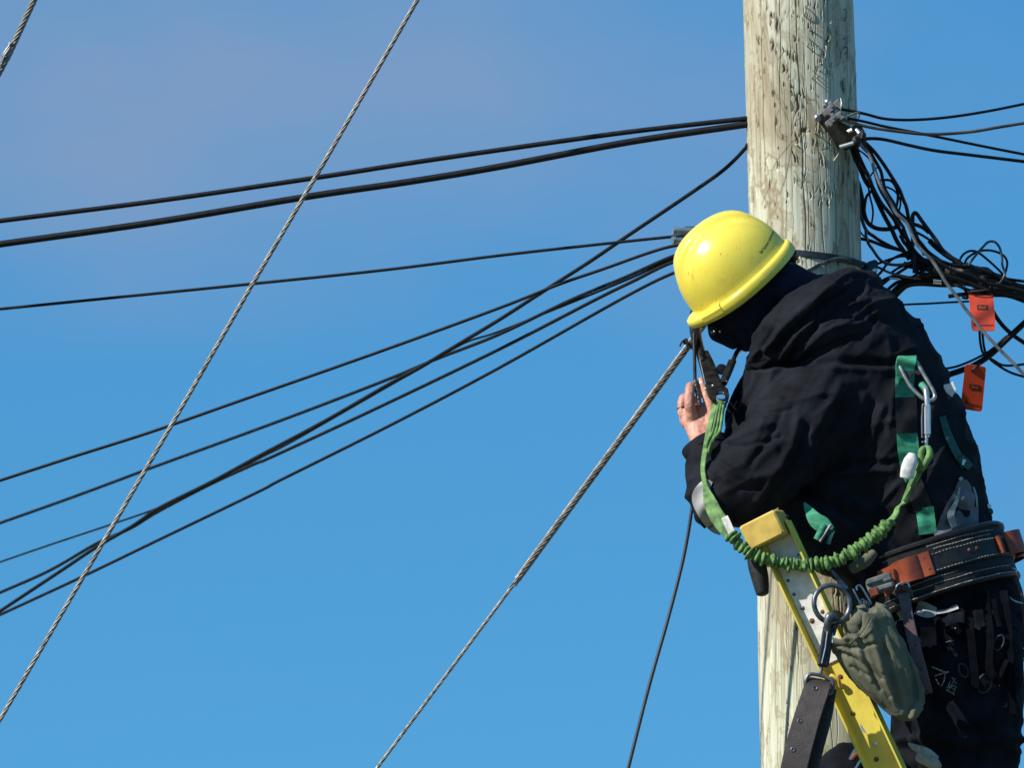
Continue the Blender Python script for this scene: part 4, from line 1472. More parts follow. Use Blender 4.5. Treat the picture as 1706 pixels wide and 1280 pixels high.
def cloth_folds(co, nr, folds, amp, fields):
    out = co.copy()
    pp = px_of(co)
    face = (nr[:, 1] < 0.25)
    disp = np.zeros(len(co))
    for poly, w, h in folds:
        d = seg_dist(pp, np.array(poly, float))
        disp += np.where(face, h * .8 * np.exp(-(d / (w * .8)) ** 2), 0)
    for i in range(len(co)):
        p = co[i]
        v = 0.0
        for (ax, ay, az, sc, am, off) in fields:
            q = Vector((p @ ax * sc[0] + off, p @ ay * sc[1], p @ az * sc[2]))
            n_ = noise.noise(q) + .35 * noise.noise(q * 2.1)
            r_ = 1 - min(1.0, abs(n_) * 2.6)
            v += am * (r_ ** 3 * 2.0 - 0.4)
        disp[i] += v * amp
    return out + nr * disp[:, None]


def axes2(ang):
    """along, across (in the view plane) and depth directions for an angle measured from +x towards +z"""
    c, s = math.cos(R(ang)), math.sin(R(ang))
    return np.array([c, 0, s]), np.array([-s, 0, c]), np.array([0, 1., 0])


a_, b_, c_ = axes2(58)
a2, b2, c2 = axes2(20)
JF = [
    ([(1205, 742), (1245, 722), (1290, 705)], 7, .010), ([(1210, 742), (1232, 745), (1270, 738), (1300, 728)], 5, -.009),
    ([(1200, 770), (1225, 790), (1255, 800), (1285, 790)], 8, .009), ([(1195, 790), (1230, 815), (1262, 812)], 5, -.008),
    ([(1330, 700), (1318, 745), (1290, 790), (1262, 835)], 9, .011), ([(1345, 712), (1332, 760), (1305, 805), (1280, 842)], 6, -.012),
    ([(1352, 740), (1340, 780), (1322, 822)], 8, .009), ([(1300, 690), (1280, 735), (1250, 772)], 6, -.008),
    ([(1400, 640), (1375, 690), (1352, 725)], 11, .008), ([(1420, 650), (1400, 700), (1372, 745), (1358, 790)], 7, -.010),
    ([(1440, 660), (1420, 720), (1385, 775)], 10, .010), ([(1470, 680), (1450, 735), (1410, 790)], 8, .008), ([(1455, 672), (1436, 725), (1396, 782)], 5, -.008),
    ([(1395, 778), (1440, 770), (1480, 772)], 7, -.012), ([(1390, 790), (1440, 785), (1485, 785)], 9, .011),
    ([(1350, 800), (1385, 820), (1430, 850), (1480, 870)], 9, .010), ([(1342, 815), (1380, 842), (1425, 872)], 6, -.010), ([(1345, 835), (1390, 862), (1430, 890)], 8, .008),
    ([(1260, 612), (1300, 604), (1400, 602), (1485, 606)], 8, -.014), ([(1262, 622), (1300, 616), (1400, 614), (1480, 616)], 6, .006),
    ([(1290, 650), (1330, 640), (1370, 655)], 9, .006), ([(1245, 690), (1265, 672), (1300, 665)], 7, .007), ([(1240, 700), (1275, 690), (1320, 680)], 4, -.006),
    ([(1265, 610), (1250, 650), (1228, 690)], 7, .008),
    ([(1160, 770), (1185, 764), (1212, 768)], 4, -.006), ([(1150, 800), (1180, 790), (1210, 800)], 6, .006),
]
jco = cloth_folds(jco, jnr, JF, 1.0, [(a_, b_, c_, (2.6, 11, 5), .0042, 1.7), (a2, b2, c2, (3, 12, 6), .0020, 9.2), (a_, b_, c_, (7, 30, 14), .0006, 4.1)])
jacket = raw_object('jacket', jco, jfs, M['jacket'], man)
JS = Surf(jco, jfs)

# hood bunched behind the neck
hd = MB()
hd.loft([J(1262, 608, -.46, 18, .03), J(1285, 575, -.51, 32, .05), J(1325, 535, -.535, 36, .056), J(1372, 500, -.53, 36, .056), J(1412, 482, -.48, 30, .056), J(1436, 480, -.40, 24, .05), J(1420, 492, -.30, 22, .05), J(1370, 520, -.24, 20, .045)], 24, 5)
hd.loft([J(1375, 560, -.47, 60, .10), J(1425, 535, -.44, 62, .115), J(1462, 545, -.41, 56, .11), J(1492, 575, -.40, 36, .09)], 28, 4)
hd.loft([J(1285, 590, -.50, 22, .05), J(1345, 565, -.53, 40, .055), J(1410, 560, -.52, 46, .06), J(1470, 575, -.47, 38, .06)], 24, 4)
hco, hnr, hfs = fuse(hd, 0.0048, 5, .5)
HFo = [
    ([(1275, 585), (1305, 545), (1345, 508), (1392, 476)], 6, .010), ([(1288, 592), (1318, 553), (1360, 515), (1412, 482)], 4.5, -.014),
    ([(1300, 596), (1328, 560), (1362, 530), (1388, 505)], 6, .011), ([(1312, 600), (1338, 572), (1358, 548), (1362, 520)], 4.5, -.012),
    ([(1325, 598), (1350, 575), (1372, 555), (1390, 545), (1430, 540), (1460, 520)], 5, .010), ([(1370, 535), (1400, 528), (1440, 532)], 4, -.010),
    ([(1380, 522), (1410, 512), (1445, 500)], 5, .008), ([(1340, 600), (1370, 580), (1420, 562), (1465, 560)], 5, -.010),
    ([(1360, 598), (1400, 580), (1450, 576)], 6, .008), ([(1262, 600), (1275, 570), (1290, 550)], 5, -.008), ([(1420, 500), (1445, 515), (1470, 545)], 5, -.008),
]
a_, b_, c_ = axes2(42)
hco = cloth_folds(hco, hnr, HFo, 1.0, [(a_, b_, c_, (4, 17, 8), .0040, 3.3), (a_, b_, c_, (9, 36, 18), .0014, 7.7)])
raw_object('hood', hco, hfs, M['jacket'], jacket)
HS_ = Surf(np.vstack([jco, hco]), jfs + [tuple(i + len(jco) for i in f) for f in hfs])

# cuff lip, sleeve stripe, emblem, front placket
m = MB()
ring = [P(1177, 748, -.507) + (LW0 * 0)]
cc, ax = P(1177, 749, -.507), (P(1177, 751, -.508) - P(1182, 762, -.52)).normalized()
e1 = ax.cross(Vector((0, 1, 0))).normalized()
e2 = ax.cross(e1).normalized()
pr = [(.0495, -.016), (.053, .0), (.0535, .006), (.050, .008), (.044, .006), (.040, -.01)]
rg = []
for t in np.linspace(0, 2 * math.pi, 40, endpoint=False):
    wv = 1 + .05 * math.sin(3 * t + .6) + .03 * math.sin(5 * t)
    rg.append([cc + (e1 * math.cos(t) + e2 * math.sin(t) * .94) * (r * wv) + ax * h for r, h in pr])
m.rings(rg, closed=True, caps=False)
m.build('cuff', M['jacket'], jacket)
m = MB()
lie(m, JS, [(1181, 800), (1167, 826), (1176, 852), (1191, 876), (1203, 888)], [14, 28, 30, 24, 12], .002, .001, 8, 8, -.6)
m.build('reflective_stripe', M['reflect'], jacket)
m = MB()
c0_ = JS.hit(1200, 731, P(1200, 731, -.6)) - ray(1200, 731) * .002
for an in (90, 215, 325):
    dd = Vector((math.cos(R(an)), 0, math.sin(R(an))))
    m.tube([c0_, c0_ + dd * .0042], .0015, 6)
m.build('emblem', M['stitch'], jacket)
m = MB()
pth = catmull([P(1266, 606, -.47), P(1248, 632, -.45), P(1230, 664, -.43), P(1217, 690, -.42), P(1213, 712, -.42)], 6)
m.ribbon(pth, [q * s_ for q in cat1([24, 26, 24, 17, 10], 6)], .007, wdir=Vector((.86, -.2, .5)))
m.build('front_flap', M['jacket'], jacket)
m = MB()
m.tube([P(1246, 640, -.463), P(1237, 654, -.458)], .0009, 6)
m.tube([P(1228, 668, -.45), P(1223, 678, -.448)], .0009, 6)
m.build('zip_glint', M['steel'], jacket)

# ---- trousers
tr = MB()
tr.loft([J(1600, 1080, WY, 112, .165), J(1582, 1015, WY, 116, .176), J(1566, 965, WY, 112, .172)], 40, 5)
for dy, k1, k2 in ((-.105, (1618, 1300), (1668, 1600)), (.10, (1565, 1320), (1650, 1590))):
    tr.loft([J(1600, 1050, WY + dy * .75, 98, .115), J((1598 + k1[0]) / 2, 1170, WY + dy, 96, .112), J(k1[0], k1[1], WY + dy, 78, .095), J((k1[0] + k2[0]) / 2, (k1[1] + k2[1]) / 2, WY + dy, 66, .085), J(k2[0], k2[1], WY + dy, 58, .075)], 32, 5)
# loaded side pockets
tr.loft([J(1530, 1040, -.50, 44, .05), J(1545, 1095, -.52, 52, .055), J(1556, 1150, -.51, 46, .05)], 20, 4)
tr.loft([J(1640, 1050, -.50, 46, .05), J(1655, 1100, -.52, 50, .06), J(1660, 1150, -.50, 44, .05)], 20, 4)
tco, tnr, tfs = fuse(tr, 0.0068, 5, .5)
a_, b_, c_ = axes2(-8)
a2, b2, c2 = axes2(-62)
TF = [([(1500, 1235), (1560, 1225), (1620, 1240), (1700, 1232)], 8, .012), ([(1500, 1250), (1570, 1245), (1640, 1262)], 6, -.010), ([(1580, 1180), (1600, 1210), (1590, 1250)], 7, .010), ([(1640, 1180), (1660, 1215), (1700, 1235)], 7, .010),
      ([(1520, 1075), (1560, 1090), (1610, 1080)], 6, .010), ([(1530, 1165), (1575, 1170), (1600, 1160)], 5, -.008), ([(1615, 1000), (1618, 1080), (1612, 1160)], 6, -.012)]
tco = cloth_folds(tco, tnr, TF, 1.0, [(a_, b_, c_, (4.5, 14, 7), .0042, 2.2), (a2, b2, c2, (4.5, 14, 7), .0026, 5.2)])
trs = raw_object('trousers', tco, tfs, M['trouser'], man)
AS = Surf(np.vstack([jco, tco]), jfs + [tuple(i + len(jco) for i in f) for f in tfs])

for dy, x, y in ((-.105, 1668, 1612), (.10, 1650, 1602)):
    m = MB()
    m.loft([J(x - 92, y + 46, WY + dy, 24, .046), J(x - 50, y + 34, WY + dy, 32, .05), J(x, y + 22, WY + dy, 40, .05), J(x + 26, y + 26, WY + dy, 34, .042)], 20, 4)
    m.loft([J(x, y - 20, WY + dy, 48, .058), J(x, y + 28, WY + dy, 42, .05)], 20, 4)
    bco, bnr, bfs = fuse(m, .006, 3)
    raw_object('boot', bco, bfs, M['belt_black'], man)

# grey lining and pale bits showing at the back hem
m = MB()
lie(m, JS, [(1604, 800), (1606, 830), (1600, 862), (1592, 900)], [14, 44, 62, 74], .006, .002, 8, 14, -.5, wob=.02)
co = np.array([tuple(v) for v in m.v])
m.build('grey_lining', M['fleece'], jacket)
m = MB()
lie(m, JS, [(1599, 796), (1603, 800)], [6, 7], .010, .004, 4, 5)
lie(m, JS, [(1599, 812), (1594, 835), (1584, 858), (1592, 878)], [3, 6, 12, 15], .011, .004, 6, 6)
lie(m, JS, [(1622, 812), (1627, 828), (1628, 845)], [2, 3, 2], .011, .004, 5, 5)
m.build('pale_fold', M['pale_cloth'], jacket)
m = MB()
lie(m, AS, [(1527, 1012), (1545, 1018), (1560, 1020)], [24, 24, 14], .006, .002, 6, 6)
lie(m, AS, [(1560, 1021), (1578, 1018), (1596, 1011)], [6, 6, 8], .006, .002, 6, 6)
lie(m, AS, [(1497, 1028), (1506, 1022)], [14, 17], .006, .002, 6, 6)
m.build('pale_pocket_flap', M['pale_cloth'], trs)
m = MB()


def lay(pts, lift=.0022, surf=None):
    out = []
    for a, b in zip(pts, pts[1:]):
        for t in np.linspace(0, 1, 8, endpoint=False):
            x, y = a[0] + (b[0] - a[0]) * t, a[1] + (b[1] - a[1]) * t
            h = (surf or AS).hit(x, y)
            if h is not None:
                out.append(h - ray(x, y) * lift)
    return out


for pl in ([(1553, 1112), (1575, 1121), (1581, 1120)], [(1557, 1127), (1575, 1121)], [(1575, 1121), (1573, 1135), (1567, 1146)], [(1559, 1132), (1567, 1146)]):
    q = lay(pl)
    if len(q) > 1:
        dashes(m, q, .007, .0016, .0015)
m.build('bar_tack', M['stitch'], trs)
m = MB()
for pl in ([(1577, 1150), (1593, 1160)], [(1580, 1142), (1595, 1155)], [(1586, 1130), (1595, 1142)], [(1577, 1147), (1593, 1142)], [(1579, 1153), (1593, 1128)], [(1588, 1156), (1594, 1142)], [(1583, 1136), (1577, 1150)], [(1570, 1072), (1592, 1067)]):
    q = lay(pl)
    if len(q) > 1:
        dashes(m, q, .003, .0016, .0009)
m.build('stitching', M['stitch'], trs)['kind'] = 'stuff'
m = MB()
lie(m, AS, [(1575, 1050), (1600, 1048), (1622, 1060)], [10, 22, 26], .012, .004, 6, 6)
lie(m, AS, [(1546, 1045), (1548, 1080), (1552, 1100)], [26, 26, 24], .010, .004, 6, 6)
m.build('pocket_loop', M['dark_strap'], trs)
for (x, y, r) in ((1586, 1047, 2.0), (1592, 1048, 2.2), (1666, 1080, 1.2), (1615, 1112, 1.1), (1665, 1143, 1.3)):
    h = AS.hit(x, y)
    if h:
        m = MB()
        m.ball(h - ray(x, y) * (.016 if y < 1050 else .002), r * s_, 8)
        m.build('snap', M['dull_steel'], trs)

# ------------------------------------------------------------------ hard hat
hat = thing('hard_hat', 'glossy yellow hard hat worn low over the bent head of the worker', 'hard hat', HC)


def dome(t, ph, grow=0.0):
    """t 0 at the rim .. 1 at the crown; ph round the head, 0 at the front"""
    n = 2.45
    c_, s__ = math.cos(t * math.pi / 2), math.sin(t * math.pi / 2)
    rr = max(c_, 1e-4) ** (2 / n)
    hh = s__ ** (2 / n)
    cf = math.cos(ph)
    L_ = 90 if cf > 0 else 98
    f = L_ * cf * rr
    s2 = 82 * math.sin(ph) * rr
    u = 9 + 101 * hh
    # raised crown band along the top
    if u > 40:
        e = 1 / (1 + math.exp((abs(s2) - 27) / 1.1))
        fr = 1 / (1 + math.exp((abs(f + 6) - 74) / 4))
        u += 8.5 * e * fr * min(1, (u - 40) / 25)
        e2 = math.exp(-((abs(s2) - 44) / 3.0) ** 2)
        u += 1.8 * e2 * fr * min(1, (u - 40) / 25)
    return H(f * (1 + grow), s2 * (1 + grow), u * (1 + grow * .5))


K = 128
rows = [(-1, i) for i in range(0)]
shell = MB()
rg = []


def brim(ph, out, u):
    cf = math.cos(ph)
    L_ = 90 if cf > 0 else 98
    out = out * (.72 + .28 * max(0, cf)) if out > 0 else out
    fr = max(0, math.cos(ph)) ** 3.0
    visor = fr
    f = (L_ + out + 10 * visor * min(1, max(out, 0) / 7)) * cf
    s2 = (82 + out) * math.sin(ph)
    return H(f, s2, u + (8 * visor if u < 2 else 5 * visor) - 2 * (1 - fr))


phs = np.linspace(0, 2 * math.pi, K, endpoint=False)
# inner hollow, up to the brim, outwards, then over the dome
inner = [[dome(t, ph, -.035) for ph in phs] for t in (0.97, .8, .6, .4, .2, .02)]
rim = [[brim(ph, o_, u_) for ph in phs] for o_, u_ in ((-3, -4), (0, -10), (3, -12.5), (7, -12.2), (9.4, -9.5), (10, -3), (9.5, 3), (8, 6.5), (4.5, 8.8), (1.5, 9.4))]
outer = [[dome(t, ph) for ph in phs] for t in [.01 + .985 * (i / 38) for i in range(39)]]
shell.rings(inner + rim + outer)
hs = shell.build('shell', M['helmet'], hat, angle=50)
# vented brow clip on the visor
m = MB()
rg = []
for ph in np.linspace(R(30), R(52), 10):
    rg.append([brim(ph, o_, u_) for o_, u_ in ((10, -6), (13, -5), (13, 5), (9.5, 10.5), (3, 11.5), (1, 9.4))])
rg = [[p + HU * 0 for p in r_] for r_ in rg]
m.rings(rg)
m.build('accessory_slot', M['helmet'], hat, angle=25)
# printed words along the side near the rim
sv = np.array([tuple(v) for v in shell.v])
HB = BVHTree.FromPolygons(shell.v, shell.f)
v, f = text_on(None, 'Bell Solutions techniques', 0, 0, 1, None, None, None, None, bold=.012)
x0, x1 = min(p.x for p in v), max(p.x for p in v)
pa, pb, pc = Vector((1266.5, 421.5)), Vector((1279, 404)), Vector((1288, 385))
t_ = MB()
vv = []
for p in v:
    s = (p.x - x0) / (x1 - x0)
    q = pa * ((1 - s) ** 2) + (pb * 2 - (pa + pc) * .5) * (2 * s * (1 - s)) + pc * (s * s)
    tg = ((pb * 2 - (pa + pc) * .5 - pa) * (2 * (1 - s)) + (pc - (pb * 2 - (pa + pc) * .5)) * (2 * s)).normalized()
    nn = Vector((tg.y, -tg.x))
    if nn.x > 0:
        nn = -nn
    k = (p.y) * 7.6
    x, y = q.x + nn.x * k, q.y + nn.y * k
    h = HB.ray_cast(CAM, ray(x, y))
    vv.append((h[0] if h[0] is not None else P(x, y, -.5)) - ray(x, y) * .0003)
t_.add(vv, f)
t_.build('lettering', M['print'], hs, smooth=False)
# chin strap fitting and ratchet at the nape
m = MB()
m.box(H(-88, 22, -20), .035, .012, .022, (HS, HF, HU), .003)
m.ball(H(-96, 8, -18), .009, 8)
m.tube(catmull([H(-72, 40, -20), H(-84, 18, -30), H(-88, -10, -30), H(-76, -40, -20)], 5), .006, 8)
m.build('nape_ratchet', M['rubber'], hat)
m = MB()
m.box(H(88, 24, -22), .016, .02, .014, (HS, HF, HU), .003)
m.ball(H(92, 34, -24), .008, 8)
m.build('brow_clip', M['rubber'], hat)
m = MB()
m.ball(H(91, 40, -23), .003, 8)
m.ball(H(85, 46, -28), .003, 8)
m.build('brow_clip_rivet', M['alu'], hat)

# ------------------------------------------------------------------ tool in the hand
tl = thing('hand_tool', 'thin black tool with a ribbed grip pinched between thumb and fingers', 'tool', P(1163, 665, -.465))
m = MB()
m.tube(catmull([P(1156.5, 556, -.40), P(1157, 590, -.43), P(1158, 634, -.475)], 5), .0042, 10)
m.build('shaft', M['black_metal'], tl)
m = MB()
pth = dense(P(1158, 633, -.476), P(1166, 676, -.500), .0012)
m.tube(pth, [0.0050 + .0008 * math.cos(2 * math.pi * i / 3.6) for i in range(len(pth))], 12)
m.build('ribbed_grip', M['dull_steel'], tl, angle=60)

# ------------------------------------------------------------------ lanyard with its scaffold hook
ln = thing('lanyard', 'green shock-absorbing lanyard from the dark scaffold hook round to the back ring', 'lanyard', P(1203, 660, -.52))


def hy(py):
    return -.525 + (660 - py) / 130 * .205


def HP(x, y, d=0):
    return P(x, y, hy(y) + d)


m = MB()
m.tube(catmull([HP(1212, 533, .03), HP(1205, 505, .03), HP(1182, 500, .02), HP(1163, 512, .01), HP(1158, 535), HP(1160, 562), HP(1167, 588), HP(1172, 604)], 7), [q * s_ for q in cat1([6, 7, 8.5, 9.5, 10, 10, 9, 7], 7)], 14, flat=.75)
hk = m.build('scaffold_hook', M['hook_metal'], ln)
m = MB()
out = [(1160, 590), (1171, 583), (1180, 584), (1187, 598), (1193, 611), (1198, 626), (1204, 640), (1213, 648), (1215, 659), (1213, 670), (1209, 670), (1209, 660), (1205, 652.5), (1198, 652), (1193, 657), (1191, 668), (1187, 670), (1180, 660), (1176, 648), (1170, 625)]
nrm = (HP(1180, 600) - HP(1200, 640)).cross(HP(1180, 600) - HP(1200, 600)).normalized()
m.prism([HP(x, y, -.008) for x, y in out], .016, Vector((0, 1, 0)), .0025)
m.build('hook_plate', M['hook_metal'], ln, smooth=False)
m = MB()
m.tube([HP(1201, 661, 0) + (Vector((1, 0, 0)) * math.cos(t) + (HP(1200, 650) - HP(1200, 660)).normalized() * math.sin(t)) * .0145 for t in np.linspace(0, 2 * math.pi, 28, endpoint=False)], .0038, 10, closed=True)
m.build('eye_ring', M['dull_steel'], ln)
m = MB()
m.ribbon(catmull([HP(1204, 640), HP(1212, 622), HP(1220, 602)], 5), .0195, .012, wdir=Vector((.88, 0, .4)))
m.ribbon(catmull([HP(1220, 604), HP(1228, 587), HP(1237, 577), HP(1239, 569), HP(1232, 558), HP(1222, 545), HP(1213, 533, .02)], 6), .015, .010, wdir=[Vector((.9, 0, .4))] * 1 + [Vector((.8, 0, -.6))] * 36 if False else None)
m.build('hook_gate', M['hook_metal'], ln)
m = MB()
m.lathe(HP(1202, 616, .006), (0, -1, 0), [(.0125, 0), (.0125, .006), (.011, .008), (0, .009)], 20)
m.build('gate_spring', M['black_metal'], ln)
m = MB()
for x, y in ((1172, 599), (1188, 643), (1210, 636), (1176, 648)):
    m.rivet(HP(x, y, -.0085), (0, -1, 0), .0032, .6)
m.build('hook_rivet', M['steel'], ln)
m = MB()
m.tube([HP(1163.5, 589, -.007), HP(1169, 612, -.009), HP(1175.5, 641, -.009)], .0015, 6)  # thin steel strips stand in for the highlight along the hook edge
m.tube(catmull([HP(1149, 524, -.002), HP(1149, 545, -.003), HP(1154, 565, -.004), HP(1160, 589, -.006)], 5), .0014, 6)
m.build('edge_glint', M['steel'], hk)
# folded webbing through the eye
WB = M['webbing_lime']
yy = lambda py: -.527 - (py - 660) * .00068
m = MB()
for i, (x0, x1, x2, yb) in enumerate(((1193, 1180, 1171, 788), (1198, 1189, 1176, 752), (1202, 1194.5, 1180, 758), (1206, 1200, 1184, 750))):
    w = (.0125, .0062, .0058, .0062)[i]
    pts = [P(x0, 672, yy(672)), P((x0 + x1) / 2 + .5, 690, yy(690) - .004), P(x1 - 1, 718, yy(718) - .006), P(x2 + (x1 - x2) * .25, yb - 16, yy(yb) - .005), P(x2, yb, yy(yb))]
    if i == 0:
        continue
    m.ribbon(catmull(pts, 6), w, .0075 if i else .006, wdir=Vector((.95, -.25 - .1 * i, .2)))
m.build('folded_webbing', WB, ln)
m = MB()
m.ribbon(catmull([P(1189, 670, -.530), P(1196, 671, -.537), P(1203, 674, -.539), P(1209, 676, -.532)], 5), .012, .006, wdir=Vector((.1, -.3, .9)))
m.build('webbing_eye', WB, ln)
m = MB()
pts = [(1171, 780, -.612), (1173, 798, -.63), (1176, 814, -.64), (1182, 834, -.655), (1193, 858, -.675), (1207, 878, -.690), (1220, 896, -.700)]
pts = [(x, y, min(q, (JS.hit(x, y).y - .010) if JS.hit(x, y) else q)) for x, y, q in pts]
pts = [(1193, 672, yy(672)), (1187, 692, yy(692) - .004), (1181, 718, yy(718) - .006), (1175, 750, yy(750) - .006)] + pts
wd_ = [Vector((.95, -.25, .2)).lerp(Vector((.85, -.1, .5)), min(1, max(0, (i - 26) / 20))) for i in range(61)]
m.ribbon(catmull([P(*q) for q in pts], 6), [q * s_ for q in cat1([9, 9, 9.5, 9, 8, 8, 10, 20, 24, 24, 17], 6)], .0042, wdir=wd_)
m.build('flat_webbing', WB, ln)
m = MB()
a, b = P(1207, 862, -.688), P(1220, 890, -.703)
m.ribbon(dense(a, b, .006), .017, .0025, wdir=Vector((.85, -.1, .5)))
m.build('silver_label', M['label_silver'], ln)
# gathered elastic: a pleated tube
RP = [(1216, 890, -.70), (1226, 901, -.703), (1240, 914, -.706), (1262, 927, -.708), (1300, 938, -.706), (1340, 942, -.710), (1380, 938, -.715), (1410, 927, -.712), (1440, 907, -.702), (1468, 886, -.685), (1484, 868, -.67)]
pth = catmull([P(*q) for q in RP], 26)
T, N_, B_ = frames(pth)
rg = []
acc = 0.0
rngl = random.Random(5)
edges = [0.0]
while edges[-1] < 1.2:
    edges.append(edges[-1] + rngl.choice((.0065, .008, .0095, .011, .0125, .015)) * rngl.uniform(.9, 1.1))
jit = [rngl.uniform(.62, 1.25) for _ in edges]
tilt = [rngl.uniform(-.9, .9) for _ in edges]
k = 0
for i, p in enumerate(pth):
    if i:
        acc += (p - pth[i - 1]).length
    while edges[k + 1] <= acc:
        k += 1
    u = i / (len(pth) - 1)
    fr = (acc - edges[k]) / (edges[k + 1] - edges[k])
    pl = abs(math.sin(math.pi * fr)) ** .6
    am = (1 - .55 * max(0, (u - .8) / .2)) * jit[k]
    row = []
    for j in range(24):
        th_ = 2 * math.pi * j / 24
        q = .0076 + (.0102 * am) * pl * (1 + .14 * math.sin(2 * th_ + k * 1.7) + .05 * math.sin(5 * th_ + k * 2.9)) + .0016 * math.sin(th_ * 3 + k * 2.3) * pl
        row.append(p + (N_[i] * math.cos(th_) + B_[i] * math.sin(th_)) * q + T[i] * (.0046 * tilt[k] * math.sin(th_ + k * 1.3)) + B_[i] * .0022 * math.sin(k * 2.1) + N_[i] * .0016 * math.sin(k * 3.7))
    rg.append(row)
m = MB()
m.rings(rg)
m.build('elastic_cover', M['ruffle'], ln, angle=80)
m = MB()
RP2 = [(1480, 872, -.672), (1492, 858, -.665), (1496, 846, -.655), (1506, 838, -.642), (1511, 824, -.642), (1520, 806, -.645), (1529, 788, -.648), (1536, 772, -.65)]
m.ribbon(catmull([P(*q) for q in RP2], 6), [q * s_ for q in cat1([15, 12, 9, 11, 9, 13, 14, 12], 6)], .005, wdir=Vector((.85, -.3, .35)))
m.tube(catmull([P(1505, 835, -.648), P(1518, 812, -.651), P(1530, 788, -.654)], 5), .003, 8)
m.tube(catmull([P(1530, 786, -.65), P(1536, 770, -.655), P(1534, 756, -.658), P(1539, 748, -.655), P(1542, 754, -.648)], 5), [q * s_ for q in cat1([5, 5, 5.5, 5, 4], 5)], 10)
m.tube(catmull([P(1534, 784, -.652), P(1543, 770, -.658), P(1549, 757, -.658), P(1546, 747, -.655), P(1542, 752, -.648)], 5), [q * s_ for q in cat1([5, 5.5, 6, 5, 4], 5)], 10)
m.build('end_loop', WB, ln)
m = MB()
m.loft([(P(1511, 796, -.664), .016, .006), (P(1513, 782, -.668), .0165, .008), (P(1517, 768, -.668), .0155, .008), (P(1520, 758, -.664), .010, .006)], 18, 4)
m.build('worn_label', M['label_white'], ln)
# carabiner to the back ring
m = MB()
cy_ = -.652
m.box(P(1545, 700, cy_), .0145, .014, .072, bev=.003)
cb = m.build('carabiner_sleeve', M['alu'], ln, smooth=False)
m = MB()
m.tube(catmull([P(1545, 680, cy_), P(1544, 664, cy_), P(1542.5, 652, cy_ + .004), P(1541, 646, cy_ + .016)], 6), .0062, 12)
m.tube([P(1543.5, 720, cy_), P(1543, 738, cy_), P(1542, 752, cy_ + .003)], .0042, 10)
m.build('carabiner_bar', M['alu'], ln)
m = MB()
m.tube([P(1537, 676, cy_ - .003), P(1536, 700, cy_ - .003), P(1536.5, 730, cy_ - .003)], .0024, 8)
for x, y in ((1537, 729), (1548, 728), (1537.5, 737), (1538, 675)):
    m.ball(P(x, y, cy_ - .004), .0032, 8)
m.build('carabiner_gate', M['dull_steel'], ln)

# ------------------------------------------------------------------ harness
hn = thing('safety_harness', 'green webbing fall harness worn over the back of the black jacket', 'safety harness', P(1512, 740, -.55))
m = MB()
lie(m, JS, [(1508, 622), (1507, 645), (1508, 668)], [32, 31, 33], .003, .003, 6, 7, wob=.004)
m.build('webbing', M['webbing'], hn)
m = MB()
lie(m, JS, [(1510, 715), (1513, 745), (1517, 780), (1520, 806)], [33, 36, 33, 22], .003, .003, 6, 7, wob=.004)
m.build('webbing', M['webbing'], hn)
m = MB()
lie(m, JS, [(1509, 662), (1510, 690), (1511, 722)], [36, 36, 36], .005, .004, 5, 6)
m.build('strap_sleeve', M['belt_pad'], hn)
m = MB()
lie(m, JS, [(1520, 800), (1530, 826), (1538, 850)], [30, 30, 32], .004, .003, 5, 6)
m.build('strap_sleeve', M['belt_pad'], hn)
m = MB()
lie(m, JS, [(1540, 846), (1543, 866), (1546, 890)], [31, 30, 30], .003, .004, 6, 7, wob=.006)
m.build('webbing', M['webbing'], hn)
m = MB()
lie(m, JS, [(1570, 694), (1580, 725), (1594, 755), (1608, 778)], [11, 13, 13, 12], .003, .003, 6, 5)
m.build('webbing', M['webbing_dark'], hn)
m = MB()
lie(m, JS, [(1600, 762), (1610, 772), (1617, 780)], [12, 14, 11], .008, .003, 5, 5)
m.build('webbing_keeper', M['webbing_dark'], hn)
m = MB()
lie(m, JS, [(1607, 766), (1604, 775)], [6, 3], .012, .003, 4, 4)
m.build('white_tab', M['label_white'], hn)
m = MB()
m.prism([P(x, y, -.48) for x, y in ((1569, 641), (1579, 640), (1588, 636), (1594, 649), (1586, 662), (1577, 655))], .004, (0, 1, 0), .001)
m.build('white_tab', M['label_white'], hn)
m = MB()
m.prism([P(x, y, -.472) for x, y in ((1568, 646), (1576, 655), (1584, 660), (1578, 671), (1572, 660))], .004, (0, 1, 0), .001)
m.build('grey_tab', M['fleece'], hn)
# chest strap end with its rolled adjuster
m = MB()
pt = [(1340, 838, -.60), (1347, 850, -.605), (1358, 866, -.615), (1372, 876, -.62), (1386, 886, -.622)]
m.ribbon(catmull([P(*q) for q in pt], 5), [q * s_ for q in cat1([3, 14, 24, 26, 14], 5)], .004, wdir=Vector((.5, -.2, .8)))
m.build('webbing', M['webbing'], hn)
m = MB()
m.tube([P(1361, 900, -.628), P(1367, 888, -.63), P(1374, 876, -.628)], .0085, 12)
m.build('webbing_roll', M['webbing'], hn)
m = MB()
m.tube(dense(P(1366, 903, -.632), P(1384, 875, -.632), .003), .0042, 8)
m.build('adjuster_bar', M['dull_steel'], hn)
m = MB()
m.ribbon(catmull([P(1388, 884, -.628), P(1384, 893, -.63), P(1379, 907, -.628)], 4), .011, .003, wdir=Vector((.9, 0, .3)))
m.ribbon(catmull([P(1404, 938, -.628), P(1411, 926, -.62), P(1420, 915, -.61)], 4), .012, .003, wdir=Vector((.6, 0, .8)))
m.build('webbing_tail', M['webbing_dark'], hn)
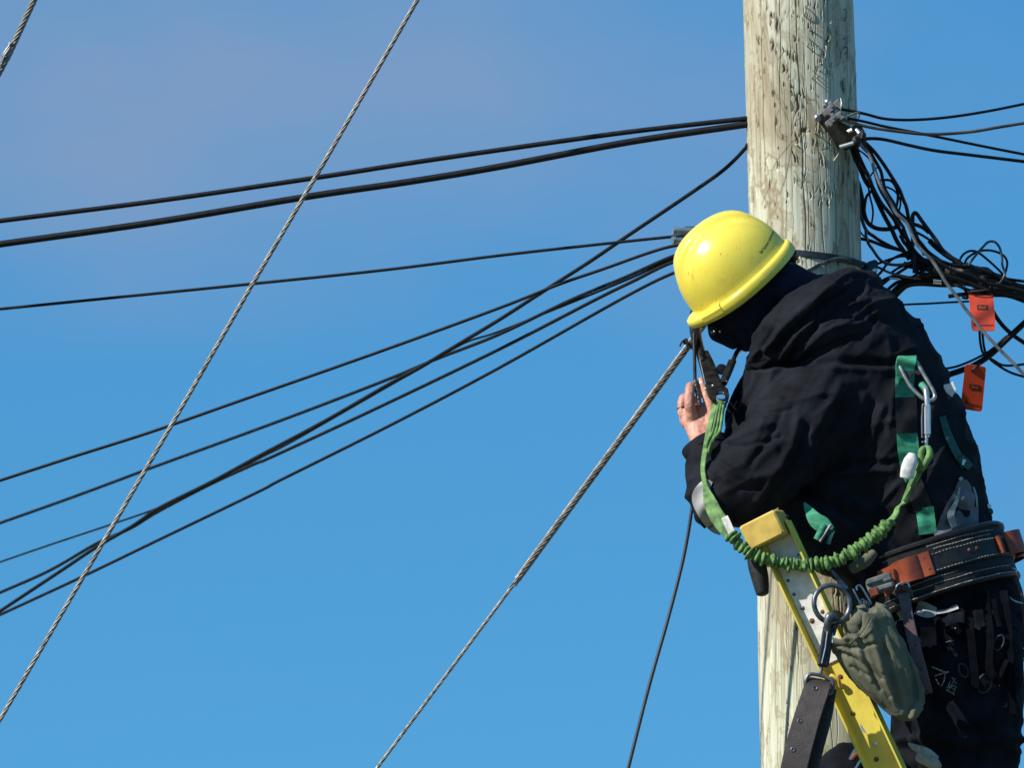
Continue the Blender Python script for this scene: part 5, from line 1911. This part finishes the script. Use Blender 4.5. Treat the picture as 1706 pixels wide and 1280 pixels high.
# oval back ring with its plate and the green loop that holds it
hd_ = JS.hit(1512, 640) or P(1512, 640, -.58)
ry = hd_.y - .022
ring_px = [(1498, 606), (1505, 600), (1519, 599), (1527, 604), (1536, 619), (1546, 636), (1555, 652), (1557, 662), (1550, 668), (1539, 665), (1528, 656), (1517, 644), (1507, 627)]
m = MB()
pth = catmull([P(x, y, ry + (y - 600) * -.00035) for x, y in ring_px], 5, closed=True)
m.tube(pth, .0048, 12, closed=True)
m.build('back_ring', M['ring_steel'], hn)
m = MB()
m.prism([P(x, y, ry + .004 + (y - 600) * -.00035) for x, y in ((1506, 618), (1516, 615), (1528, 613), (1536, 619), (1532, 625), (1524, 622), (1517, 626), (1514, 636), (1509, 629))], .006, (0, 1, 0), .0015)
m.build('ring_plate', M['band'], hn, smooth=False)
m = MB()
m.ribbon(catmull([P(1508, 630, ry + .006), P(1508, 612, ry - .004), P(1510, 602, ry - .010), P(1512, 595, ry - .004), P(1514, 600, ry + .012)], 5), [q * s_ for q in cat1([28, 31, 32, 30, 28], 5)], .004, wdir=Vector((1, 0, .05)))
m.tube(catmull([P(1535, 640, ry - .012), P(1541, 648, ry - .018), P(1545, 658, ry - .012)], 4), .008, 10)
m.build('ring_loop', M['webbing'], hn)
m = MB()
m.box(P(1647, 846, -.40), .012, .016, .013, bev=.002)
m.box(P(1648, 866, -.40), .010, .014, .014, bev=.002)
m.build('side_buckle', M['alu'], hn, smooth=False)
m = MB()
m.ball(P(1649, 853, -.41), .0085, 10)
m.ball(P(1634, 826, -.42), .006, 8)
m.build('buckle_button', M['webbing_dark'], hn)

# ------------------------------------------------------------------ tool belt
bt = thing('tool_belt', 'wide black stitched belt with orange tan leather loops round the waist', 'tool belt', P(1555, 950, WY))
BE = (P(1668, 916, WY) - P(1440, 988, WY)).normalized()
BC = P(1557, 957, WY)
BD = Vector((0, -1, 0.0))
BU = BE.cross(Vector((0, 1, 0))).normalized()
if BU.z < 0:
    BU = -BU
BA, BB = 122 * s_, .196


def bp(ang, h, out=0.0):
    """a point of the belt: ang 0 faces the viewer, +90 towards the back of the worker"""
    a = R(ang)
    n = 2.3
    ca, sa = math.cos(a), math.sin(a)
    k = (abs(ca) ** n + abs(sa) ** n) ** (-1 / n)
    return BC + BE * ((BA + out) * sa * k) + BD * ((BB + out) * ca * k) + BU * h


def band(h0, h1, out, thick, wob=0.0, a0=-180, a1=180, seg=72):
    full = a1 - a0 >= 360
    rg = []
    for i in range(seg if full else seg + 1):
        an = a0 + (a1 - a0) * i / seg
        w = wob * noise.noise(Vector((math.cos(R(an)) * 2, math.sin(R(an)) * 2, h0 * 30)))
        e = min(thick, abs(h1 - h0)) * .3
        rg.append([bp(an, h0 + w, out), bp(an, h1 + w, out), bp(an, h1 + w, out + thick - e), bp(an, h1 - e + w, out + thick), bp(an, h0 + e + w, out + thick), bp(an, h0 + w, out + thick - e)])
    return MB().rings(rg, closed=full)


band(-.062, .052, -.008, .016, .004).build('belt_pad', M['belt_pad'], bt, angle=30)
band(.046, .060, -.006, .018, .004).build('pad_edge', M['belt_black'], bt, angle=30)
band(-.072, -.058, -.006, .018, .004).build('pad_edge', M['belt_black'], bt, angle=30)
band(-.024, .024, .0085, .0055).build('leather_belt', M['belt_black'], bt, angle=30)
m = MB()
for h, o_, d_, g_, a0, a1 in ((.019, .0145, .005, .0035, -60, 80), (-.019, .0145, .005, .0035, -60, 80), (.040, .0085, .006, .0012, -64, -34), (.040, .0085, .006, .0012, -6, 50), (.053, .0125, .006, .0012, -66, -36), (.030, .0085, .006, .0015, -2, 46),
                              (-.047, .0085, .007, .0008, -70, 58), (-.064, .0125, .007, .0008, -70, 64), (-.033, .0085, .006, .0012, -40, 10)):
    dashes(m, [bp(a_, h + .0015 * noise.noise(Vector((a_ * .08, h * 50, 0))), o_ + .0002) for a_ in np.arange(a0, a1, 1.5)], d_, g_, .00085)
m.build('stitching', M['stitch'], bt)['kind'] = 'stuff'


def loop(a0, a1, bulge, h0, h1, mat_, name='leather_loop', thick=.004):
    rg = []
    n = 16
    for i in range(n + 1):
        t = i / n
        an = a0 + (a1 - a0) * t
        o_ = .0145 + bulge * math.sin(math.pi * t) ** .8
        rg.append([bp(an, h0, o_), bp(an, h1, o_), bp(an, h1 - .001, o_ + thick), bp(an, h0 + .001, o_ + thick)])
    return MB().rings(rg).build(name, M[mat_], bt, angle=35)


loop(-44, -31, .001, -.036, .026, 'leather_tan', 'loop_tab', .005)
lp = loop(-33, -13, .022, -.028, .028, 'leather_tan')
loop(-15, -6, .002, -.027, .029, 'leather_tan', 'loop_tab', .005)
loop(46, 49, .004, -.021, .022, 'leather_tan', 'loop_tab', .006)
loop(58, 80, .026, -.024, .030, 'leather_tan')
loop(82, 112, .026, -.024, .028, 'leather_tan')
for an, h, mt, r in ((-40, .012, 'alu', .0062), (-39, -.016, 'alu', .0062), (-10, .016, 'leather_dark', .0045), (-9, -.012, 'leather_dark', .0045), (22, .004, 'rust', .0045), (28, .004, 'rust', .0045)):
    m = MB()
    c_ = bp(an, h, .0195 if an < 0 else .0142)
    m.rivet(c_, c_ - BC, r, .6)
    m.build('rivet', M[mt], bt)
# grey buckle in front of the first loop
m = MB()
KN = Vector((-.12, -1, .05)).normalized()
KE = (BE - KN * BE.dot(KN)).normalized()
KU = KE.cross(KN).normalized()
if KU.z < 0:
    KU = -KU
for x, y, dd, w, hh, th_ in ((1466, 974, -.600, .062, .034, .012), (1462, 966, -.606, .056, .015, .014), (1478, 963, -.612, .022, .020, .012), (1474, 979, -.612, .044, .014, .012)):
    m.box(P(x, y, dd), w, th_, hh, (KE, KN, KU), .004)
m.build('belt_buckle', M['buckle'], bt, smooth=False)
m = MB()
m.box(P(1456, 987, -.618), .020, .006, .020, (KE, KN, KU), .002)
m.build('buckle_tongue', M['leather_tan'], bt, smooth=False)
# ring, hanging strap of purplish leather
m = MB()
by = -.64
pts = [(1494, 985), (1494, 977), (1502, 972), (1512, 972), (1515, 979), (1512, 985)]
m.tube(catmull([P(x, y, by) for x, y in pts], 5), .0022, 8)
m.build('strap_ring', M['steel'], bt)
m = MB()
m.tube(catmull([P(1492, 992, by + .006), P(1500, 981, by - .004), P(1512, 984, by - .004), P(1516, 996, by + .004)], 5), .0085, 8, flat=.6)
m.build('strap_knot', M['leather_dark'], bt)
m = MB()
pth = catmull([P(1503, 984, by + .004), P(1507, 998, by - .006), P(1515, 1040, by - .010), P(1526, 1085, by - .012), P(1537, 1125, by - .010), P(1545, 1157, by - .006)], 6)
m.ribbon(pth, .0255, .0045, wdir=Vector((.97, -.15, .2)))
st = m.build('hanging_strap', M['leather_purple'], bt, angle=30)
m = MB()
for x, y in ((1525.5, 1076), (1535, 1115)):
    m.lathe(P(x, y, by - .0145), (0, -1, 0), [(.0026, 0), (.0026, .0006), (0, .0006)], 10)
m.build('punched_hole', M['hole'], st)
m = MB()
m.rivet(P(1546, 1152, by - .011), (0, -1, 0), .0035)
m.build('strap_rivet', M['rust'], st)
m = MB()
m.ribbon(catmull([P(1690, 958, -.45), P(1700, 985, -.46), P(1706, 1020, -.46), P(1708, 1070, -.45)], 5), .010, .004, wdir=Vector((.9, -.3, 0)))
m.build('side_strap', M['leather_purple'], bt)
m = MB()
m.tube(catmull([P(1684, 958, -.46), P(1686, 948, -.465), P(1692, 950, -.465), P(1692, 958, -.46)], 5), .0018, 8)
m.tube(catmull([P(1682, 996, -.47), P(1690, 1002, -.475), P(1704, 1006, -.47)], 5), .0018, 8)
m.build('side_ring', M['steel'], bt)
for pts_ in ([(1612, 990, -.575), (1616, 1040, -.60), (1622, 1100, -.605), (1626, 1150, -.59)], [(1672, 985, -.55), (1680, 1040, -.575), (1684, 1120, -.58), (1688, 1190, -.56)], [(1640, 985, -.56), (1650, 1060, -.59), (1648, 1110, -.60), (1660, 1130, -.60), (1676, 1100, -.585)]):
    m = MB()
    m.ribbon(catmull([P(*q) for q in pts_], 6), .019, .004, wdir=Vector((.97, -.2, .1)))
    m.build('hanging_strap', M['dark_strap'], bt, angle=30)
for x, y, r_, tilt in ((1640, 1140, .016, .3), (1605, 1118, .011, -.5), (1664, 1072, .012, .6)):
    m = MB()
    h = AS.hit(x, y)
    c_ = (h if h else P(x, y, -.55)) - ray(x, y) * .006
    m.tube(catmull([c_ + Vector((r_ * math.cos(t), -.003, r_ * 1.3 * math.sin(t) + r_ * tilt * math.cos(t))) for t in np.linspace(0, 2 * math.pi, 9, endpoint=False)], 3, closed=True), .0022, 8, closed=True)
    m.build('tool_ring', M['band'], bt)
for pts_, r_ in (([(1656, 1000, -.565), (1666, 1046, -.585)], .007), ([(1562, 1030, -.585), (1568, 1062, -.595), (1574, 1088, -.59)], .008)):
    m = MB()
    p_ = catmull([P(*q) for q in pts_], 6)
    m.tube(p_, [r_ * (1.15 - .3 * i / len(p_)) for i in range(len(p_))], 8, flat=.8)
    m.build('tool_handle', M['dark_strap'], bt)
# snap hooks and small hardware between buckle and pouch
m = MB()
hy0 = -.67
m.tube(catmull([P(1428, 984, hy0), P(1427, 978, hy0), P(1433, 976, hy0), P(1440, 986, hy0 - .003), P(1448, 1000, hy0 - .004), P(1452, 1008, hy0)], 5), .0022, 8)
m.tube(catmull([P(1421, 982, hy0), P(1428, 996, hy0 - .002), P(1434, 1008, hy0 - .002), P(1437, 1014, hy0)], 5), .0022, 8)
for x, y in ((1437, 1004), (1441, 1006), (1445, 1008)):
    m.tube([P(x, y, hy0 - .003) + Vector((.004 * math.cos(t), .002, .008 * math.sin(t))) for t in np.linspace(0, 2 * math.pi, 10, endpoint=False)], .0012, 6, closed=True)
m.build('snap_hook', M['steel'], bt)
m = MB()
m.ribbon(catmull([P(1386, 951, hy0 + .01), P(1396, 964, hy0), P(1402, 976, hy0), P(1408, 984, hy0)], 4), [q * s_ for q in cat1([4, 7, 12, 14], 4)], .004, wdir=Vector((.8, 0, .55)))
m.build('zip_end', M['dull_steel'], bt)
m = MB()
for k in range(7):
    x, y = 1408 + 3.5 * k, 984 + 5.2 * k - (k % 2) * 5
    m.tube(catmull([P(x, y, hy0 + .012), P(x + 5, y + 7, hy0 + .002), P(x + 6, y + 18, hy0 + .006), P(x + 2, y + 26, hy0 + .014)], 4), .0036, 6)
m.build('key_bundle', M['band'], bt)
m = MB()
m.ball(P(1409, 991, hy0), .0048, 8)
m.ball(P(1421, 1024, hy0 - .002), .004, 8)
m.build('brass_snap', M['brass'], bt)
m = MB()
m.loft([(P(1420, 948, -.585), .012, .012), (P(1440, 936, -.59), .015, .014), (P(1456, 922, -.59), .010, .01)], 12, 3)
m.build('folded_glove', M['canvas'], bt)

# ------------------------------------------------------------------ ring, snap hook and leather strap in front of the ladder
rs = thing('pole_strap', 'dark brown leather strap hanging from a rectangular buckle on a round steel ring', 'leather strap', P(1386, 1007, -.75))
ry = -.755
m = MB()
c_ = P(1386, 1007, ry)
m.tube([c_ + Vector((.0405 * math.cos(t), .014 * math.cos(t), .0425 * math.sin(t))) for t in np.linspace(0, 2 * math.pi, 40, endpoint=False)], .0058, 12, closed=True)
m.build('round_ring', M['dull_steel'], rs)
m = MB()
m.tube(catmull([P(1379, 1056, ry - .002), P(1379, 1040, ry - .012), P(1382, 1028, ry - .014), P(1388, 1028, ry - .006), P(1390, 1038, ry + .010), P(1386, 1058, ry + .006)], 6), [q * s_ for q in cat1([5.5, 6.5, 7, 6.5, 6, 5.5], 6)], 12)
m.build('snap_nose', M['dull_steel'], rs)
m = MB()
ax3 = (P(1370, 1110, ry) - P(1380, 1045, ry)).normalized()
sx = ax3.cross(Vector((0, 1, 0))).normalized()
m.box(P(1376, 1078, ry), .026, .018, .094, (sx, Vector((0, 1, 0)), ax3), .004)
m.build('snap_body', M['black_metal'], rs, smooth=False)
m = MB()
m.tube([P(1379, 1048, ry - .011), P(1375, 1080, ry - .0115), P(1369, 1106, ry - .011)], .0016, 8)
m.tube([P(1387, 1048, ry - .006), P(1387, 1072, ry - .008)], .0015, 6)
m.build('snap_pin', M['steel'], rs)
m = MB()
m.tube([P(1370, 1104, ry), P(1367, 1128, ry)], .0038, 10)
m.ball(P(1370, 1108, ry), .0065, 10)
m.build('swivel', M['dull_steel'], rs)
m = MB()
fr = [(1342, 1141), (1345, 1128), (1352, 1124), (1366, 1126), (1380, 1131), (1387, 1137), (1387, 1150), (1383, 1157), (1374, 1155), (1356, 1149), (1345, 1146)]
m.tube(catmull([P(x, y, ry - .002) for x, y in fr], 4, closed=True), .0042, 10, closed=True)
m.build('strap_buckle', M['dull_steel'], rs)
m = MB()
w_ = [40, 43, 44, 45, 44, 42, 40]
pt = [(1366, 1133, ry + .006), (1361, 1147, ry - .010), (1346, 1192, ry - .022), (1333, 1238, ry - .030), (1322, 1285, ry - .03), (1313, 1340, ry - .02), (1308, 1400, ry - .01)]
pth = catmull([P(*q) for q in pt], 6)
m.ribbon(pth, [q * s_ * .96 for q in cat1(w_, 6)], .0050, wdir=[Vector((.93, -.22, -.26))] * len(pth))
sb = m.build('leather_strap', M['leather_dark'], rs, angle=30)
m = MB()
pt = [(1376, 1148, ry + .016), (1368, 1195, ry + .010), (1356, 1240, ry + .002), (1345, 1285, ry + .0), (1335, 1340, ry), (1328, 1400, ry)]
m.ribbon(catmull([P(*q) for q in pt], 6), .050, .0045, wdir=Vector((.80, -.25, -.2)))  # dark ribbon for the strap's thickness and the shadow of its fold
m.build('strap_fold_shadow', M['leather_dark'], rs, angle=30)
m = MB()
for (x, y), q in zip(((1358, 1148), (1332.5, 1202), (1321, 1250)), (.0, .0, .0)):
    d_ = ray(x, y)
    # sit on the strap face
    bv = BVHTree.FromPolygons([sb.matrix_basis @ v_.co + wloc(rs) for v_ in sb.data.vertices], [tuple(p_.vertices) for p_ in sb.data.polygons])
    h = bv.ray_cast(CAM, d_)
    if h[0] is None:
        continue
    nn = h[1] if h[1].y < 0 else -h[1]
    e1 = nn.orthogonal().normalized()
    e2 = nn.cross(e1)
    m.tube([h[0] + nn * .0008 + (e1 * math.cos(t) + e2 * math.sin(t)) * .0042 for t in np.linspace(0, 2 * math.pi, 16, endpoint=False)], .0014, 6, closed=True)
m.build('eyelet', M['dull_steel'], sb)

# ------------------------------------------------------------------ canvas pouch
po = thing('canvas_pouch', 'crumpled olive canvas pouch hanging open-mouthed from the belt across the ladder', 'pouch', P(1450, 1090, -.63))
py_ = -.745
secs = [(1425, 1046, 45, .050), (1437, 1064, 49, .054), (1452, 1090, 50, .054), (1468, 1118, 45, .050), (1484, 1146, 36, .042), (1497, 1170, 25, .032), (1507, 1190, 15, .022), (1511, 1202, 8, .014)]
path = catmull([P(x, y, py_ + .012 * i / 3) for i, (x, y, *_r) in enumerate(secs)], 6)
ra, rb = [q * s_ for q in cat1([q[2] for q in secs], 6)], [.8 * q for q in cat1([q[3] for q in secs], 6)]
T, N_, B_ = frames(path, up=(0, 1, 0))
KP = 56


def pr_(i, sc, shift=0.0, wob=1.0):
    row = []
    for j in range(KP):
        t = 2 * math.pi * j / KP
        u = i / (len(path) - 1)
        q = Vector((math.cos(t) * 1.7, math.sin(t) * 1.7, u * 2.2))
        r1_ = max(0, 1 - 3.2 * abs(noise.noise(Vector((q.x * 2.0 + u * 2.2, q.y * 2.0, u * 1.1)))))
        r2_ = max(0, 1 - 3.2 * abs(noise.noise(Vector((q.x * 3.8 - u * 3, q.y * 3.8, u * 2.4 + 5)))))
        dn = .0045 * r1_ + .0006 * r2_ - .002 + .004 * noise.noise(q * 1.6)
        lipw = .010 * math.sin(3 * t + 1) * max(0, 1 - u * 7) + .006 * math.sin(7 * t) * max(0, 1 - u * 7)
        row.append(path[i] + (B_[i] * (ra[i] * sc + dn * wob) * math.cos(t)) + (N_[i] * (rb[i] * sc + dn * wob) * math.sin(t)) + T[i] * (shift + lipw))
    return row


rg = [pr_(20, .5), pr_(12, .80), pr_(5, .86), pr_(0, .90), pr_(0, .95, -.004), pr_(0, 1.02, -.003), pr_(1, 1.05), pr_(4, 1.06), pr_(5, 1.0)] + [pr_(i, 1.0) for i in range(6, len(path))]
m = MB()
m.rings(rg)
co, nr, fs = fuse(m, .0032, 2)
PF = [([(1462, 1040), (1478, 1090), (1490, 1140), (1500, 1178)], 5, -.016), ([(1449, 1045), (1462, 1090), (1478, 1140), (1496, 1182)], 5, .007), ([(1398, 1088), (1430, 1102), (1468, 1132)], 3, -.008), ([(1404, 1082), (1436, 1094), (1470, 1120)], 3, .005),
      ([(1392, 1078), (1430, 1080), (1462, 1072)], 3, -.009), ([(1418, 1112), (1450, 1128), (1482, 1162)], 3, -.007), ([(1410, 1064), (1438, 1062), (1456, 1046)], 3, .005), ([(1432, 1060), (1444, 1100), (1466, 1150)], 3.5, -.008), ([(1425, 1066), (1436, 1104), (1452, 1135)], 3.5, .006), ([(1412, 1070), (1420, 1095), (1432, 1120)], 3, -.006)]
a_, b_, c_ = axes2(-60)
co = cloth_folds(co, nr, [(p_, w_ * 1.25, h_ * .75) for p_, w_, h_ in PF], 1.0, [(a_, b_, c_, (3, 14, 9), .0022, 6.1), (a_, b_, c_, (20, 50, 40), .0003, 2.2)])
pb = raw_object('pouch_bag', co, fs, M['canvas'], po)
PS = Surf(co, fs)
m = MB()
for px_l in ([(1388, 1087), (1404, 1080), (1422, 1068), (1438, 1050), (1448, 1030)], [(1391, 1090), (1407, 1084), (1426, 1071), (1442, 1053), (1452, 1034)]):
    q = [PS.hit(v.x, v.y) for v in catmull([Vector((x, y, 0)) for x, y in px_l], 10)]
    q = [h - ray(*t) * .0008 for h, t in zip(q, [(v.x, v.y) for v in catmull([Vector((x, y, 0)) for x, y in px_l], 10)]) if h is not None]
    if len(q) > 4:
        dashes(m, q, .0045, .0022, .0007)
o_ = m.build('hem_stitching', M['canvas_thread'], po)
o_['kind'] = 'stuff'
# crumpled upper flap tied to the belt
m = MB()
m.loft([(P(1462, 1018, -.66), .014, .018), (P(1466, 1034, -.72), .032, .026), (P(1474, 1058, -.735), .026, .024), (P(1484, 1080, -.73), .018, .018), (P(1490, 1098, -.725), .010, .012)], 24, 4)
m.loft([(P(1440, 1012, -.66), .010, .014), (P(1430, 1034, -.74), .018, .02), (P(1424, 1052, -.75), .022, .02)], 18, 4)
m.loft([(P(1490, 1068, -.68), .014, .016), (P(1508, 1104, -.69), .016, .018), (P(1523, 1146, -.70), .017, .018), (P(1527, 1174, -.71), .013, .016), (P(1518, 1196, -.73), .009, .012)], 18, 4)
co, nr, fs = fuse(m, .0036, 4)
a_, b_, c_ = axes2(-58)
co = cloth_folds(co, nr, [([(1455, 1020), (1470, 1045), (1478, 1080)], 4, -.008), ([(1470, 1022), (1490, 1050), (1500, 1085)], 4, .007), ([(1445, 1030), (1455, 1055), (1462, 1080)], 4, .006), ([(1505, 1085), (1522, 1125), (1528, 1165)], 3.5, -.007)], 1.0, [(a_, b_, c_, (7, 26, 14), .0036, 1.1), (a_, b_, c_, (20, 44, 30), .0008, 3.1)])
raw_object('pouch_flap', co, fs, M['canvas'], po)

# pale glove finger tucked at the thigh
gl = thing('work_glove', 'pale beige glove finger poking out beside the ladder rail at the thigh', 'glove', P(1540, 1258, -.56))
m = MB()
m.loft([(P(1514, 1240, -.56), .003, .004), (P(1526, 1247, -.567), .008, .007), (P(1544, 1255, -.57), .011, .009), (P(1560, 1265, -.565), .008, .008)], 14, 4)
m.build('glove_cuff', M['beige'], gl)
m = MB()
m.loft([(P(1531, 1261, -.565), .013, .012), (P(1545, 1267, -.57), .0145, .013), (P(1558, 1274, -.57), .013, .012), (P(1564, 1278, -.565), .008, .009)], 14, 4)
m.build('glove_finger', M['beige'], gl)

for o in list(scene.objects):
    if o.type == 'EMPTY':
        o.hide_render = False
